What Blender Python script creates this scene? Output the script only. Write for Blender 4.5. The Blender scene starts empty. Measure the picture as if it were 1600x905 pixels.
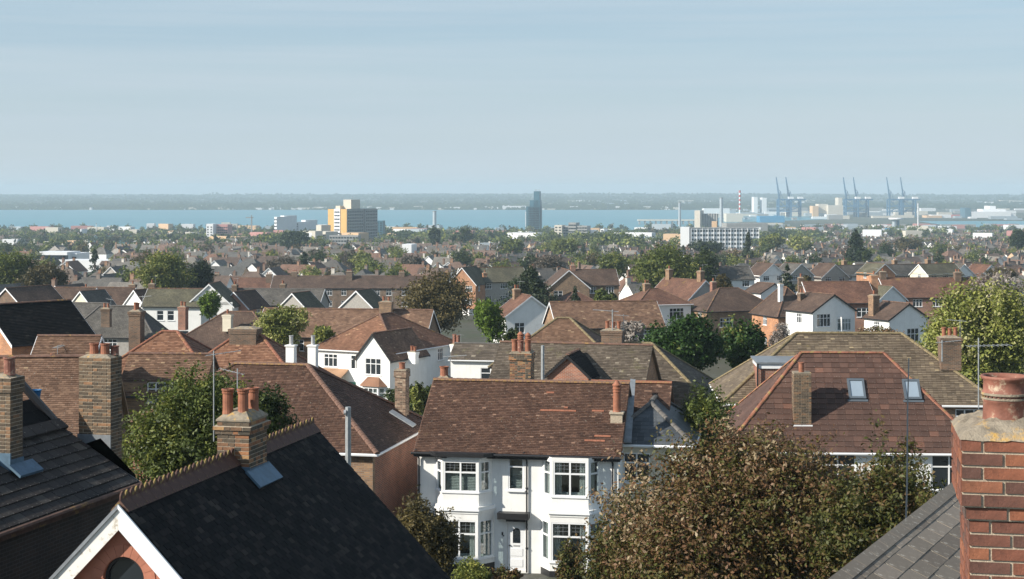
import bpy, math, random
import numpy as np
from mathutils import Matrix, Vector
R = math.radians
random.seed(7)
rng = np.random.default_rng(11)
sc = bpy.context.scene
C = sc.collection
# ------------------------------------------------------------------ camera
F = 2600.0          # focal length in photo pixels
HOR = 297.0         # photo row of the true horizon
cd = bpy.data.cameras.new('camera'); cam = bpy.data.objects.new('camera', cd); C.objects.link(cam)
cam.rotation_euler = (R(90), 0, 0)
cd.sensor_width = 36; cd.lens = F / 1600 * 36
cd.shift_y = -(452.5 - HOR) / 1600
cd.clip_start = 0.5; cd.clip_end = 60000
sc.camera = cam
# ------------------------------------------------------------------ light
SUN_EL, SUN_AZ = 30.0, 67.0       # azimuth: degrees left of straight behind the camera
w = bpy.data.worlds.new('World'); sc.world = w; w.use_nodes = True
nt = w.node_tree; nt.nodes.clear()
sky = nt.nodes.new('ShaderNodeTexSky'); sky.sky_type = 'NISHITA'; sky.sun_disc = False
sky.sun_elevation = R(SUN_EL); sky.sun_rotation = R(180 + SUN_AZ)
sky.air_density = 1.0; sky.dust_density = 0.6; sky.ozone_density = 2.5; sky.altitude = 50
bg = nt.nodes.new('ShaderNodeBackground'); bg.inputs['Strength'].default_value = 0.09
wo = nt.nodes.new('ShaderNodeOutputWorld')
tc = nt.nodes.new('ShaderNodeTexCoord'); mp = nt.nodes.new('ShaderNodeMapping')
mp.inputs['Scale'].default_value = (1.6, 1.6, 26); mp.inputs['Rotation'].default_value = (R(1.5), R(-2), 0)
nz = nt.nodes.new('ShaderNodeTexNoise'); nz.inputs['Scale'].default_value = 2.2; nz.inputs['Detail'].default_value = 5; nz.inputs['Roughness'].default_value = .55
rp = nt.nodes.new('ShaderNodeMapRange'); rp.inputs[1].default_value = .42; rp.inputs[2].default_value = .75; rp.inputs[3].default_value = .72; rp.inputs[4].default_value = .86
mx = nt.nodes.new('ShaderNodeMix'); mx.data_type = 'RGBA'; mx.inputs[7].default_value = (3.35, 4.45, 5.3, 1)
hs = nt.nodes.new('ShaderNodeHueSaturation'); hs.inputs['Saturation'].default_value = 1.0; hs.inputs['Value'].default_value = 1.0
L = nt.links.new
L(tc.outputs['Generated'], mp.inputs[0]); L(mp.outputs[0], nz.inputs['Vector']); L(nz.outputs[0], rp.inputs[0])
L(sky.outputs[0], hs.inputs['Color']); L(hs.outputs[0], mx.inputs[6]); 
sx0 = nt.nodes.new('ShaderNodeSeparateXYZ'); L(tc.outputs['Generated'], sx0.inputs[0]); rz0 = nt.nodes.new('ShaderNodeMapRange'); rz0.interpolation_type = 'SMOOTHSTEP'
rz0.inputs[1].default_value = .14; rz0.inputs[2].default_value = .7; rz0.inputs[3].default_value = 1; rz0.inputs[4].default_value = .3; L(sx0.outputs[2], rz0.inputs[0])  # veil thinned toward the unseen zenith to lower fill light and deepen shadows
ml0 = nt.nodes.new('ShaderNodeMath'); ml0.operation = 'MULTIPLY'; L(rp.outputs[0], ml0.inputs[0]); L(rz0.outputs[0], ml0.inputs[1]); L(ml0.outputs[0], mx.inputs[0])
mp2 = nt.nodes.new('ShaderNodeMapping'); mp2.inputs['Scale'].default_value = (1.2, 1.2, 38); mp2.inputs['Rotation'].default_value = (R(1), R(3), R(20))
nz2 = nt.nodes.new('ShaderNodeTexNoise'); nz2.inputs['Scale'].default_value = 1.7; nz2.inputs['Detail'].default_value = 7; nz2.inputs['Roughness'].default_value = .62
rp2 = nt.nodes.new('ShaderNodeMapRange'); rp2.inputs[1].default_value = .4; rp2.inputs[2].default_value = .66; rp2.inputs[3].default_value = 0; rp2.inputs[4].default_value = .5
mx2 = nt.nodes.new('ShaderNodeMix'); mx2.data_type = 'RGBA'; mx2.inputs[7].default_value = (4.5, 5.2, 5.75, 1)
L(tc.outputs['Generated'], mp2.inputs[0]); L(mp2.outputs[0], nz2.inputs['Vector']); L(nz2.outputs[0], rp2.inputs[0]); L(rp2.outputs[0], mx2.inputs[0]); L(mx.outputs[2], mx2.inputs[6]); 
sx = nt.nodes.new('ShaderNodeSeparateXYZ'); L(tc.outputs['Generated'], sx.inputs[0])
rp3 = nt.nodes.new('ShaderNodeMapRange'); rp3.inputs[1].default_value = -.01; rp3.inputs[2].default_value = .10; rp3.inputs[3].default_value = .85; rp3.inputs[4].default_value = 0; rp3.interpolation_type = 'SMOOTHSTEP'
mx3 = nt.nodes.new('ShaderNodeMix'); mx3.data_type = 'RGBA'; mx3.inputs[7].default_value = (4.5, 5.15, 5.6, 1)
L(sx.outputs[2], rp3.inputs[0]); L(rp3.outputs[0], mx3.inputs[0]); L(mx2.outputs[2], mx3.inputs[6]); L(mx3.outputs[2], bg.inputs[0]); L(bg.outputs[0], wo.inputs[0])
sd = bpy.data.lights.new('sun', 'SUN'); sun = bpy.data.objects.new('sun', sd); C.objects.link(sun)
sd.energy = 5.0; sd.angle = R(0.55); sd.color = (1.0, 0.93, 0.82)
TS = Vector((-math.sin(R(SUN_AZ)) * math.cos(R(SUN_EL)), -math.cos(R(SUN_AZ)) * math.cos(R(SUN_EL)), math.sin(R(SUN_EL))))
sun.rotation_euler = TS.to_track_quat('Z', 'Y').to_euler()
sun.location = (0, 0, 80)
sc.view_settings.view_transform = 'Standard'; sc.view_settings.look = 'None'
sc.view_settings.exposure = 0.56; sc.view_settings.gamma = 1
sc.cycles.max_bounces = 5; sc.cycles.transparent_max_bounces = 8; sc.cycles.volume_bounces = 0
# ------------------------------------------------------------------ helpers
def P(px, py, Y): return Vector(((px - 800) / F * Y, Y, (HOR - py) / F * Y))
_GY = [-200, 0, 66, 110, 173, 270, 400, 600, 800, 1100, 1500, 2000, 2350, 2420]
_GZ = [-14, -14, -15.3, -18.2, -21.5, -24.6, -29, -33.5, -38, -43, -50.5, -56.5, -59.2, -60.6]
def ground(Y): return float(np.interp(Y, _GY, _GZ))
def tagp(o, label=None, cat=None, group=None, kind=None):
    if label: o['label'] = label
    if cat: o['category'] = cat
    if group: o['group'] = group
    if kind: o['kind'] = kind
    return o
def empty(name, loc, rz=0, label=None, cat=None, group=None):
    o = bpy.data.objects.new(name, None); C.objects.link(o); o.location = loc; o.rotation_euler = (0, 0, rz)
    o.empty_display_size = .3
    return tagp(o, label, cat, group)
def link(name, me, parent=None, loc=(0, 0, 0), rz=0, mat4=None):
    o = bpy.data.objects.new(name, me); C.objects.link(o)
    if parent: o.parent = parent
    if mat4 is not None: o.matrix_local = mat4
    else: o.location = loc; o.rotation_euler = (0, 0, rz)
    return o
class MB:
    def __init__(s): s.v = []; s.f = []; s.m = []; s.t = []; s.T = None; s.cur = 0; s.tint = 0.0
    def add(s, vs, fs, mi=None, tint=None):
        b = len(s.v)
        if s.T is not None: vs = [tuple(s.T @ Vector(q)) for q in vs]
        s.v.extend([tuple(q) for q in vs]); s.f.extend([tuple(i + b for i in f) for f in fs])
        s.m.extend([s.cur if mi is None else mi] * len(fs)); s.t.extend([s.tint if tint is None else tint] * len(fs)); return s
    def box(s, c, e, rz=0, mi=None, tint=None):
        x, y, z = e[0] / 2, e[1] / 2, e[2] / 2; ca, sa = math.cos(rz), math.sin(rz)
        vs = []
        for dz in (-z, z):
            for dx, dy in ((-x, -y), (x, -y), (x, y), (-x, y)): vs.append((c[0] + dx * ca - dy * sa, c[1] + dx * sa + dy * ca, c[2] + dz))
        return s.add(vs, [(0, 3, 2, 1), (4, 5, 6, 7), (0, 1, 5, 4), (1, 2, 6, 5), (2, 3, 7, 6), (3, 0, 4, 7)], mi, tint)
    def b2(s, x0, x1, y0, y1, z0, z1, mi=None, tint=None):
        return s.box(((x0 + x1) / 2, (y0 + y1) / 2, (z0 + z1) / 2), (x1 - x0, y1 - y0, z1 - z0), 0, mi, tint)
    def prism(s, pts, h, mi=None):                     # pts: list of 3-D points (planar), extruded by vector h
        n = len(pts); a = [Vector(p) for p in pts]; b = [p + Vector(h) for p in a]
        return s.add(a + b, [tuple(range(n))[::-1], tuple(range(n, 2 * n))] + [(i, (i + 1) % n, n + (i + 1) % n, n + i) for i in range(n)], mi)
    def tube(s, a, b, r0, r1=None, n=8, mi=None, cap=True):
        a = Vector(a); b = Vector(b); r1 = r0 if r1 is None else r1
        d = (b - a).normalized(); u = d.orthogonal().normalized(); v = d.cross(u)
        vs = [a + (u * math.cos(2 * math.pi * i / n) + v * math.sin(2 * math.pi * i / n)) * r0 for i in range(n)]
        vs += [b + (u * math.cos(2 * math.pi * i / n) + v * math.sin(2 * math.pi * i / n)) * r1 for i in range(n)]
        fs = [(i, (i + 1) % n, n + (i + 1) % n, n + i) for i in range(n)]
        if cap: fs += [tuple(range(n))[::-1], tuple(range(n, 2 * n))]
        return s.add(vs, fs, mi)
    def lathe(s, prof, c=(0, 0, 0), n=16, mi=None):
        vs = []; fs = []
        for r, z in prof:
            for i in range(n): vs.append((c[0] + r * math.cos(2 * math.pi * i / n), c[1] + r * math.sin(2 * math.pi * i / n), c[2] + z))
        for k in range(len(prof) - 1):
            for i in range(n): fs.append((k * n + i, k * n + (i + 1) % n, (k + 1) * n + (i + 1) % n, (k + 1) * n + i))
        return s.add(vs, fs, mi)
    def mesh(s, name, mats, smooth=False):
        me = bpy.data.meshes.new(name); me.from_pydata(s.v, [], s.f)
        mats = mats if isinstance(mats, (list, tuple)) else [mats]
        for m in mats: me.materials.append(m)
        if s.f:
            me.polygons.foreach_set('material_index', np.array(s.m, dtype=np.int32))
            if any(s.t):
                a = me.attributes.new('tint', 'FLOAT', 'FACE'); a.data.foreach_set('value', np.array(s.t, dtype=np.float32))
            if smooth: me.polygons.foreach_set('use_smooth', np.ones(len(s.f), dtype=bool))
        me.update(); return me
    def build(s, name, mats, parent=None, loc=(0, 0, 0), rz=0, smooth=False, mat4=None):
        return link(name, s.mesh(name, mats, smooth), parent, loc, rz, mat4)
# ------------------------------------------------------------------ materials
def nodes(name):
    m = bpy.data.materials.new(name); m.use_nodes = True; t = m.node_tree; t.nodes.clear()
    o = t.nodes.new('ShaderNodeOutputMaterial'); b = t.nodes.new('ShaderNodeBsdfPrincipled'); t.links.new(b.outputs[0], o.inputs[0])
    return m, t, b, o
def N(t, typ, **k):
    n = t.nodes.new(typ)
    for a, v in k.items():
        if a.startswith('i_'):
            key = a[2:]; key = int(key) if key.isdigit() else key.replace('_', ' ')
            n.inputs[key].default_value = v
        else: setattr(n, a, v)
    return n
def rgba(c): return (c[0], c[1], c[2], 1)
def ramp(t, stops, interp='LINEAR'):
    n = t.nodes.new('ShaderNodeValToRGB'); n.color_ramp.interpolation = interp
    e = n.color_ramp.elements
    while len(e) < len(stops): e.new(.5)
    for i, (p, c) in enumerate(stops): e[i].position = p; e[i].color = rgba(c)
    return n
def mixc(t, fac, a, b, mode='MIX'):
    n = t.nodes.new('ShaderNodeMix'); n.data_type = 'RGBA'; n.blend_type = mode
    for sock, v in ((0, fac), (6, a), (7, b)):
        if hasattr(v, 'links') or hasattr(v, 'is_linked'): t.links.new(v, n.inputs[sock])
        else: n.inputs[sock].default_value = v if sock == 0 else rgba(v)
    return n.outputs[2]
def noise(t, scale, detail=4, rough=.6, coord='Object', stretch=None):
    c = t.nodes.new('ShaderNodeTexCoord'); n = N(t, 'ShaderNodeTexNoise', i_Scale=scale, i_Detail=detail, i_Roughness=rough)
    if stretch:
        mpn = N(t, 'ShaderNodeMapping', i_Scale=stretch); t.links.new(c.outputs[coord], mpn.inputs[0]); t.links.new(mpn.outputs[0], n.inputs['Vector'])
    else: t.links.new(c.outputs[coord], n.inputs['Vector'])
    return n.outputs[0]
def mrange(t, v, a, b, c=0., d=1.):
    n = N(t, 'ShaderNodeMapRange', i_1=a, i_2=b, i_3=c, i_4=d); t.links.new(v, n.inputs[0]); return n.outputs[0]
def bump(t, b, h, strength=.3, dist=.02):
    n = N(t, 'ShaderNodeBump', i_Strength=strength, i_Distance=dist); t.links.new(h, n.inputs['Height']); t.links.new(n.outputs[0], b.inputs['Normal'])
def tintnode(t):                                     # per-face attribute plus per-object random, wrapped to 0..1
    a = N(t, 'ShaderNodeAttribute', attribute_name='tint'); o = t.nodes.new('ShaderNodeObjectInfo')
    c = N(t, 'ShaderNodeMath', operation='GREATER_THAN', i_1=.0001); t.links.new(a.outputs['Fac'], c.inputs[0])
    f = N(t, 'ShaderNodeMix'); t.links.new(c.outputs[0], f.inputs[0]); t.links.new(o.outputs['Random'], f.inputs[2]); t.links.new(a.outputs['Fac'], f.inputs[3]); return f.outputs[0]
def plain(name, c, rough=.6, var=.25, scale=3., metal=0., bmp=.0, spec=.4, wear=None):
    m, t, b, o = nodes(name)
    col = mixc(t, mrange(t, noise(t, scale), .3, .7), tuple(x * (1 - var) for x in c), tuple(min(1, x * (1 + var * .6)) for x in c))
    if wear: col = mixc(t, mrange(t, noise(t, wear[1], 6, .7), .55, .68), col, wear[0])
    t.links.new(col, b.inputs['Base Color']); b.inputs['Roughness'].default_value = rough; b.inputs['Metallic'].default_value = metal
    b.inputs['Specular IOR Level'].default_value = spec
    if bmp: bump(t, b, noise(t, scale * 8, 4), bmp, .01)
    return m
def tilemat(name, stops, lich=None, rough=.75, patch=(.72, 1.2), spec=.2, dirt=.55, speck=1.):
    """geometry tiles: colour of each tile from its own tint, weather patches and lichen on top"""
    m, t, b, o = nodes(name)
    col = ramp(t, stops); t.links.new(tintnode(t), col.inputs[0])
    pn = mrange(t, noise(t, dirt, 5, .65), .3, .7, patch[0], patch[1])
    cc = N(t, 'ShaderNodeCombineColor'); [t.links.new(pn, cc.inputs[i]) for i in range(3)]
    c = mixc(t, 1., col.outputs[0], cc.outputs[0], 'MULTIPLY')
    if lich: c = mixc(t, mrange(t, noise(t, lich[1], 7, .75), lich[2], lich[2] + .1, 0, lich[3] if len(lich) > 3 else .8), c, lich[0])
    sp = mrange(t, noise(t, 14, 3, .6), .66, .72, 0, speck)
    c = mixc(t, sp, c, (.34, .32, .27))
    t.links.new(c, b.inputs['Base Color']); b.inputs['Roughness'].default_value = rough; b.inputs['Specular IOR Level'].default_value = spec
    bump(t, b, noise(t, 25, 3), .25, .01)
    return m
def brickmap(t, bw, rh, swap=False):
    c = t.nodes.new('ShaderNodeTexCoord'); s = t.nodes.new('ShaderNodeSeparateXYZ'); t.links.new(c.outputs['Object'], s.inputs[0])
    a = N(t, 'ShaderNodeMath', operation='ADD'); t.links.new(s.outputs[0], a.inputs[0]); t.links.new(s.outputs[1], a.inputs[1])
    cb = t.nodes.new('ShaderNodeCombineXYZ'); t.links.new(a.outputs[0], cb.inputs[0]); t.links.new(s.outputs[2], cb.inputs[1]); return cb.outputs[0]
def bricktex(t, c1, c2, mort, bw, rh, ms):
    n = N(t, 'ShaderNodeTexBrick', i_Scale=1.0, i_Mortar_Size=ms, i_Mortar_Smooth=.1, i_Bias=0.0, i_Brick_Width=bw, i_Row_Height=rh)
    n.inputs['Color1'].default_value = rgba(c1); n.inputs['Color2'].default_value = rgba(c2); n.inputs['Mortar'].default_value = rgba(mort)
    t.links.new(brickmap(t, bw, rh), n.inputs['Vector']); return n
def wallbrick(name, c1, c2, mort=(.33, .29, .24), bw=.225, rh=.075, ms=.009):
    m, t, b, o = nodes(name); n = bricktex(t, c1, c2, mort, bw, rh, ms)
    pn = mrange(t, noise(t, .9, 5), .3, .7, .65, 1.2); cc = N(t, 'ShaderNodeCombineColor'); [t.links.new(pn, cc.inputs[i]) for i in range(3)]
    t.links.new(mixc(t, 1., n.outputs[0], cc.outputs[0], 'MULTIPLY'), b.inputs['Base Color']); b.inputs['Roughness'].default_value = .85
    inv = N(t, 'ShaderNodeMath', operation='SUBTRACT', i_0=1.); t.links.new(n.outputs['Fac'], inv.inputs[1]); bump(t, b, inv.outputs[0], .5, .01); return m
def plainroof(name, stops, lich=None, rh=.09, bw=.2, vary=True):
    """far roofs whose tiles are below a pixel"""
    m, t, b, o = nodes(name)
    base = ramp(t, stops)
    if vary: t.links.new(tintnode(t), base.inputs[0])
    else: t.links.new(mrange(t, noise(t, .5, 6, .7), .3, .7), base.inputs[0])
    n = bricktex(t, (.8, .8, .8), (1.25, 1.25, 1.25), (.45, .45, .45), bw, rh, .012)
    c = mixc(t, 1., base.outputs[0], n.outputs[0], 'MULTIPLY')
    pn = mrange(t, noise(t, .35, 6, .75), .25, .75, .6, 1.35); cc = N(t, 'ShaderNodeCombineColor'); [t.links.new(pn, cc.inputs[i]) for i in range(3)]
    c = mixc(t, 1., c, cc.outputs[0], 'MULTIPLY')
    c = mixc(t, mrange(t, noise(t, 3.5, 5, .8), .58, .72, 0, .5), c, (.26, .24, .19))
    if lich: c = mixc(t, mrange(t, noise(t, lich[1], 7, .75), lich[2], lich[2] + .12, 0, .75), c, lich[0])
    t.links.new(c, b.inputs['Base Color']); b.inputs['Roughness'].default_value = .8; b.inputs['Specular IOR Level'].default_value = .2
    return m
def rampmat(name, stops, rough=.7, interp='CONSTANT', nv=.2):
    m, t, b, o = nodes(name); r = ramp(t, stops, interp); t.links.new(tintnode(t), r.inputs[0])
    pn = mrange(t, noise(t, .8, 4), .3, .7, 1 - nv, 1 + nv); cc = N(t, 'ShaderNodeCombineColor'); [t.links.new(pn, cc.inputs[i]) for i in range(3)]
    t.links.new(mixc(t, 1., r.outputs[0], cc.outputs[0], 'MULTIPLY'), b.inputs['Base Color']); b.inputs['Roughness'].default_value = rough; return m
def leafmat(name, stops, transl=.3, hue=0.):
    m, t, b, o = nodes(name)
    a = N(t, 'ShaderNodeAttribute', attribute_name='tint'); r = ramp(t, stops)
    oi = t.nodes.new('ShaderNodeObjectInfo'); q = mrange(t, oi.outputs['Random'], 0, 1, -.18, .18)
    s = N(t, 'ShaderNodeMath', operation='ADD', use_clamp=True); t.links.new(a.outputs['Fac'], s.inputs[0]); t.links.new(q, s.inputs[1]); t.links.new(s.outputs[0], r.inputs[0])
    t.links.new(r.outputs[0], b.inputs['Base Color']); b.inputs['Roughness'].default_value = .55; b.inputs['Specular IOR Level'].default_value = .3
    tr = t.nodes.new('ShaderNodeBsdfTranslucent'); t.links.new(r.outputs[0], tr.inputs[0]); mxs = N(t, 'ShaderNodeMixShader', i_0=transl)
    t.links.new(b.outputs[0], mxs.inputs[1]); t.links.new(tr.outputs[0], mxs.inputs[2]); t.links.new(mxs.outputs[0], o.inputs[0]); return m
M = {}
M['render'] = plain('white_render', (.80, .80, .78), .7, .07, 1.2, bmp=.15)
def _grime():
    t = M['render'].node_tree; b = [n for n in t.nodes if n.type == 'BSDF_PRINCIPLED'][0]; src = b.inputs['Base Color'].links[0].from_socket
    st = mrange(t, noise(t, 2.2, 5, .7, stretch=(2.5, 2.5, .25)), .5, .75, 0, .22); t.links.new(mixc(t, st, src, (.45, .43, .38)), b.inputs['Base Color'])
_grime()
M['cream'] = plain('cream_render', (.66, .60, .48), .75, .1, 1.5)
M['pebble'] = plain('grey_pebbledash', (.36, .34, .31), .9, .2, 4)
M['pink'] = plain('pink_render', (.5, .27, .2), .8, .12, 1.5)
M['frame'] = plain('white_frame', (.78, .79, .8), .4, .05, 2)
M['peeling'] = plain('peeling_white_paint', (.76, .74, .70), .6, .08, 3, wear=((.36, .30, .22), 7))
M['tealframe'] = plain('pale_green_frame', (.35, .5, .46), .4, .05, 2)
M['black'] = plain('black_paint', (.018, .018, .02), .45, .2, 3)
M['lead'] = plain('lead_sheet', (.22, .24, .26), .5, .25, 5, metal=.2, bmp=.1)
M['leadblue'] = plain('blue_lead_flashing', (.10, .17, .24), .55, .25, 5, metal=.2)
M['cement'] = plain('cement', (.27, .23, .175), .9, .35, 9, bmp=.8, wear=((.5, .3, .08), 7))
M['mortar'] = plain('mortar', (.44, .37, .28), .95, .25, 12, bmp=.6)
M['terra'] = plain('terracotta', (.29, .115, .065), .6, .3, 6, bmp=.1)
M['terradark'] = plain('weathered_terracotta', (.24, .10, .07), .7, .45, 8, bmp=.3, wear=((.5, .42, .3), 9))
M['crested'] = plain('crested_ridge_clay', (.10, .05, .038), .75, .5, 6, wear=((.30, .24, .05), 7))
M['ridgered'] = plain('red_ridge_clay', (.25, .10, .06), .75, .4, 5, wear=((.27, .20, .07), 3))
M['ridgebrown'] = plain('brown_ridge_clay', (.16, .09, .065), .8, .4, 5, wear=((.33, .2, .05), 2.5))
M['ridgeolive'] = plain('lichened_ridge', (.21, .165, .09), .85, .4, 5)
M['ridgegrey'] = plain('grey_ridge', (.13, .12, .11), .8, .3, 4)
M['stucco'] = plain('terracotta_stucco', (.42, .17, .11), .85, .22, 2.5, bmp=.4)
M['glass'] = plain('dark_glass', (.02, .026, .032), .06, .2, 1., spec=.8)
M['skyglass'] = plain('rooflight_glass', (.26, .32, .38), .08, .1, 1., spec=.8)
M['dish'] = plain('pale_metal', (.5, .5, .5), .4, .1, 3, metal=.5)
M['steel'] = plain('galvanised_steel', (.36, .38, .39), .5, .25, 6, metal=.4)
M['bark'] = plain('bark', (.10, .075, .055), .9, .4, 6, bmp=.6)
M['cable'] = plain('black_cable', (.01, .01, .01), .5, .1, 1)
M['shedblue'] = plain('blue_plastic', (.01, .12, .3), .4, .3, 3)
M['green'] = plain('green_door', (.05, .2, .14), .5, .1, 2)
M['brickred'] = wallbrick('red_brick', (.34, .11, .055), (.22, .075, .045))
M['brickorange'] = wallbrick('orange_brick', (.52, .22, .08), (.36, .14, .06))
M['brickbrown'] = wallbrick('brown_brick', (.20, .11, .065), (.09, .06, .045), (.20, .17, .13))
M['brickdark'] = wallbrick('shade_toned_brick', (.07, .045, .032), (.045, .03, .025), (.10, .085, .07))  # shade of the wall under the eaves is put into this dark brick colour
M['brickyellow'] = wallbrick('yellow_brick', (.36, .21, .11), (.17, .10, .065), (.24, .20, .15))
M['tbrown'] = tilemat('brown_clay_tile', [(0, (.062, .035, .026)), (.5, (.105, .06, .043)), (.85, (.15, .088, .062)), (.97, (.22, .12, .085)), (1, (.3, .2, .14))], lich=((.24, .18, .09), 1.4, .62, .35))
M['torange'] = tilemat('orange_clay_tile', [(0, (.14, .07, .045)), (.5, (.225, .118, .074)), (.9, (.31, .175, .11)), (1, (.42, .27, .16))], lich=((.36, .22, .08), .9, .6, .4))
M['tdull'] = tilemat('dull_brown_tile', [(0, (.105, .062, .042)), (.5, (.175, .105, .07)), (.9, (.24, .15, .10)), (1, (.34, .24, .15))], lich=((.33, .22, .09), .8, .6, .4))
M['tgrey'] = tilemat('grey_brown_tile', [(0, (.075, .06, .047)), (.5, (.12, .097, .075)), (.9, (.17, .14, .11)), (1, (.3, .26, .2))], lich=((.22, .21, .10), 1.2, .58, .5))
M['tolive'] = tilemat('olive_tile', [(0, (.10, .078, .055)), (.5, (.16, .125, .09)), (.9, (.22, .175, .12)), (1, (.34, .27, .17))], lich=((.30, .24, .08), .6, .6, .5))
M['tblack'] = tilemat('black_slate', [(0, (.008, .008, .009)), (.6, (.014, .0135, .014)), (.93, (.028, .025, .023)), (1, (.045, .04, .035))], rough=.8, spec=.1, speck=.03)
M['tdark'] = tilemat('dark_concrete_tile', [(0, (.034, .029, .027)), (.6, (.052, .044, .04)), (.95, (.075, .066, .058)), (1, (.1, .09, .075))], rough=.7)
M['tslate'] = tilemat('blue_grey_slate', [(0, (.045, .052, .06)), (.6, (.075, .085, .095)), (1, (.12, .13, .14))], rough=.55, spec=.3)
M['tshingle'] = tilemat('grey_shingle', [(0, (.18, .155, .13)), (.6, (.23, .20, .165)), (1, (.28, .24, .20))], lich=((.58, .54, .46), 18, .57, .9), rough=.95, spec=.05, patch=(.85, 1.1))
M['tred'] = tilemat('dark_red_concrete_tile', [(0, (.075, .044, .035)), (.6, (.095, .055, .043)), (.97, (.12, .068, .052)), (1, (.17, .085, .06))], lich=((.3, .26, .22), 7, .66, .5))
ST_BR = [(0, (.11, .08, .066)), (.28, (.15, .11, .09)), (.38, (.21, .115, .08)), (.5, (.13, .115, .10)), (.75, (.105, .104, .10)), (1, (.22, .20, .175))]
M['rvary'] = plainroof('town_roof', ST_BR)
M['rbrown'] = plainroof('brown_roof', [(0, (.07, .047, .038)), (1, (.125, .083, .062))], vary=False)
M['rred'] = plainroof('red_brown_roof', [(0, (.11, .058, .043)), (1, (.19, .10, .068))], vary=False, lich=((.3, .2, .06), .4, .6))
M['rgrey'] = plainroof('grey_roof', [(0, (.07, .066, .062)), (1, (.14, .13, .115))], vary=False)
M['rgreen'] = plainroof('mossy_roof', [(0, (.085, .08, .06)), (1, (.14, .13, .085))], vary=False)
M['wvary'] = rampmat('town_walls', [(0, (.82, .81, .79)), (.46, (.72, .68, .58)), (.58, (.36, .2, .13)), (.58, (.36, .33, .30)), (.7, (.48, .34, .22)), (.78, (.78, .78, .77))])
M['cvary'] = rampmat('town_chimneys', [(0, (.17, .11, .08)), (.4, (.26, .15, .09)), (.6, (.16, .13, .11)), (.85, (.5, .47, .42))])
# ------------------------------------------------------------------ building kit
_wc = {}
def win_meshes(w, h, nx, tr, fm='frame', lead=False):
    key = (round(w, 2), round(h, 2), nx, tr, fm, lead)
    if key in _wc: return _wc[key]
    b = MB(); bw = .055; dp = .07
    b.b2(-w/2, w/2, -dp, 0, 0, bw); b.b2(-w/2, w/2, -dp, 0, h-bw, h); b.b2(-w/2, -w/2+bw, -dp+.002, 0, bw, h-bw); b.b2(w/2-bw, w/2, -dp+.002, 0, bw, h-bw)
    xs = [-w/2 + w*i/nx for i in range(nx+1)]
    for x in xs[1:-1]: b.b2(x-bw*.6, x+bw*.6, -dp+.004, 0, bw, h-bw)
    if tr:
        z = h*tr
        for i in range(nx): b.b2(xs[i]+bw*.6, xs[i+1]-bw*.6, -dp+.006, 0, z-bw*.55, z+bw*.55)
    if lead:
        z = h*(tr or 0)
        for i in range(nx):
            a, c = xs[i]+bw, xs[i+1]-bw
            for k in range(1, 3): b.b2(a+(c-a)*k/3-.006, a+(c-a)*k/3+.006, -.018, -.012, z+bw, h-bw, mi=1)
            for k in range(1, 3): zz = z+bw+(h-z-2*bw)*k/3; b.b2(a, c, -.026, -.020, zz-.006, zz+.006, mi=1)
    fr = b.mesh('window_frame', [M[fm], M['lead']])
    g = MB(); g.b2(-w/2+.02, w/2-.02, -.012, .006, .02, h-.02)
    _wc[key] = (fr, g); return _wc[key]
_gc = {}
def add_window(root, x, y, z, ang, w, h, nx=2, tr=.68, fm='frame', lead=False, sill=True, pane='glass'):
    fr, g = win_meshes(w, h, nx, tr, fm, lead)
    o = link('window', fr, root, (x, y, z), ang)
    k = (id(g), pane)
    if k not in _gc: _gc[k] = g.mesh('pane', M[pane])
    link('pane', _gc[k], o)
    if sill:
        k = ('sill', round(w, 2), fm)
        if k not in _gc: _gc[k] = MB().b2(-w/2-.06, w/2+.06, -.17, 0, -.06, -.003).mesh('sill', M[fm])
        link('sill', _gc[k], o)
    return o
def wall(mb, p0, p1, z0, z1, ops=(), depth=.1):
    """ops: (u0,u1,v0,v1) openings measured from p0 and from z=0; openings get reveals"""
    dx, dy = p1[0]-p0[0], p1[1]-p0[1]; Lw = math.hypot(dx, dy); dx /= Lw; dy /= Lw
    inx, iny = -dy, dx
    def q(u, v, d=0): return (p0[0]+dx*u+inx*d, p0[1]+dy*u+iny*d, v)
    us = sorted({0, Lw, *[o[0] for o in ops], *[o[1] for o in ops]}); vs = sorted({z0, z1, *[o[2] for o in ops], *[o[3] for o in ops]})
    for i in range(len(us)-1):
        for j in range(len(vs)-1):
            uc, vc = (us[i]+us[i+1])/2, (vs[j]+vs[j+1])/2
            if any(o[0] < uc < o[1] and o[2] < vc < o[3] for o in ops): continue
            mb.add([q(us[i], vs[j]), q(us[i+1], vs[j]), q(us[i+1], vs[j+1]), q(us[i], vs[j+1])], [(0, 1, 2, 3)])
    for a, b, c, d in ops:
        e = depth
        mb.add([q(a, c), q(a, c, e), q(a, d, e), q(a, d)], [(0, 1, 2, 3)]); mb.add([q(b, c), q(b, d), q(b, d, e), q(b, c, e)], [(0, 1, 2, 3)])
        mb.add([q(a, d), q(a, d, e), q(b, d, e), q(b, d)], [(0, 1, 2, 3)]); mb.add([q(a, c), q(b, c), q(b, c, e), q(a, c, e)], [(0, 1, 2, 3)])
def wall_windows(root, mb, p0, p1, z0, z1, wins, fm='frame', lead=False):
    """wins: (u_centre, z, w, h, nx, transom)"""
    dx, dy = p1[0]-p0[0], p1[1]-p0[1]; Lw = math.hypot(dx, dy); dx /= Lw; dy /= Lw; ang = math.atan2(dy, dx)
    wins = [q for q in wins if q[0]-q[2]/2 > .05 and q[0]+q[2]/2 < Lw-.05]
    wall(mb, p0, p1, z0, z1, [(q[0]-q[2]/2, q[0]+q[2]/2, q[1], q[1]+q[3]) for q in wins])
    for q in wins:
        x, y = p0[0]+dx*q[0]-dy*.09, p0[1]+dy*q[0]+dx*.09
        add_window(root, x, y, q[1], ang, q[2], q[3], q[4], q[5], fm, lead)
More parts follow.
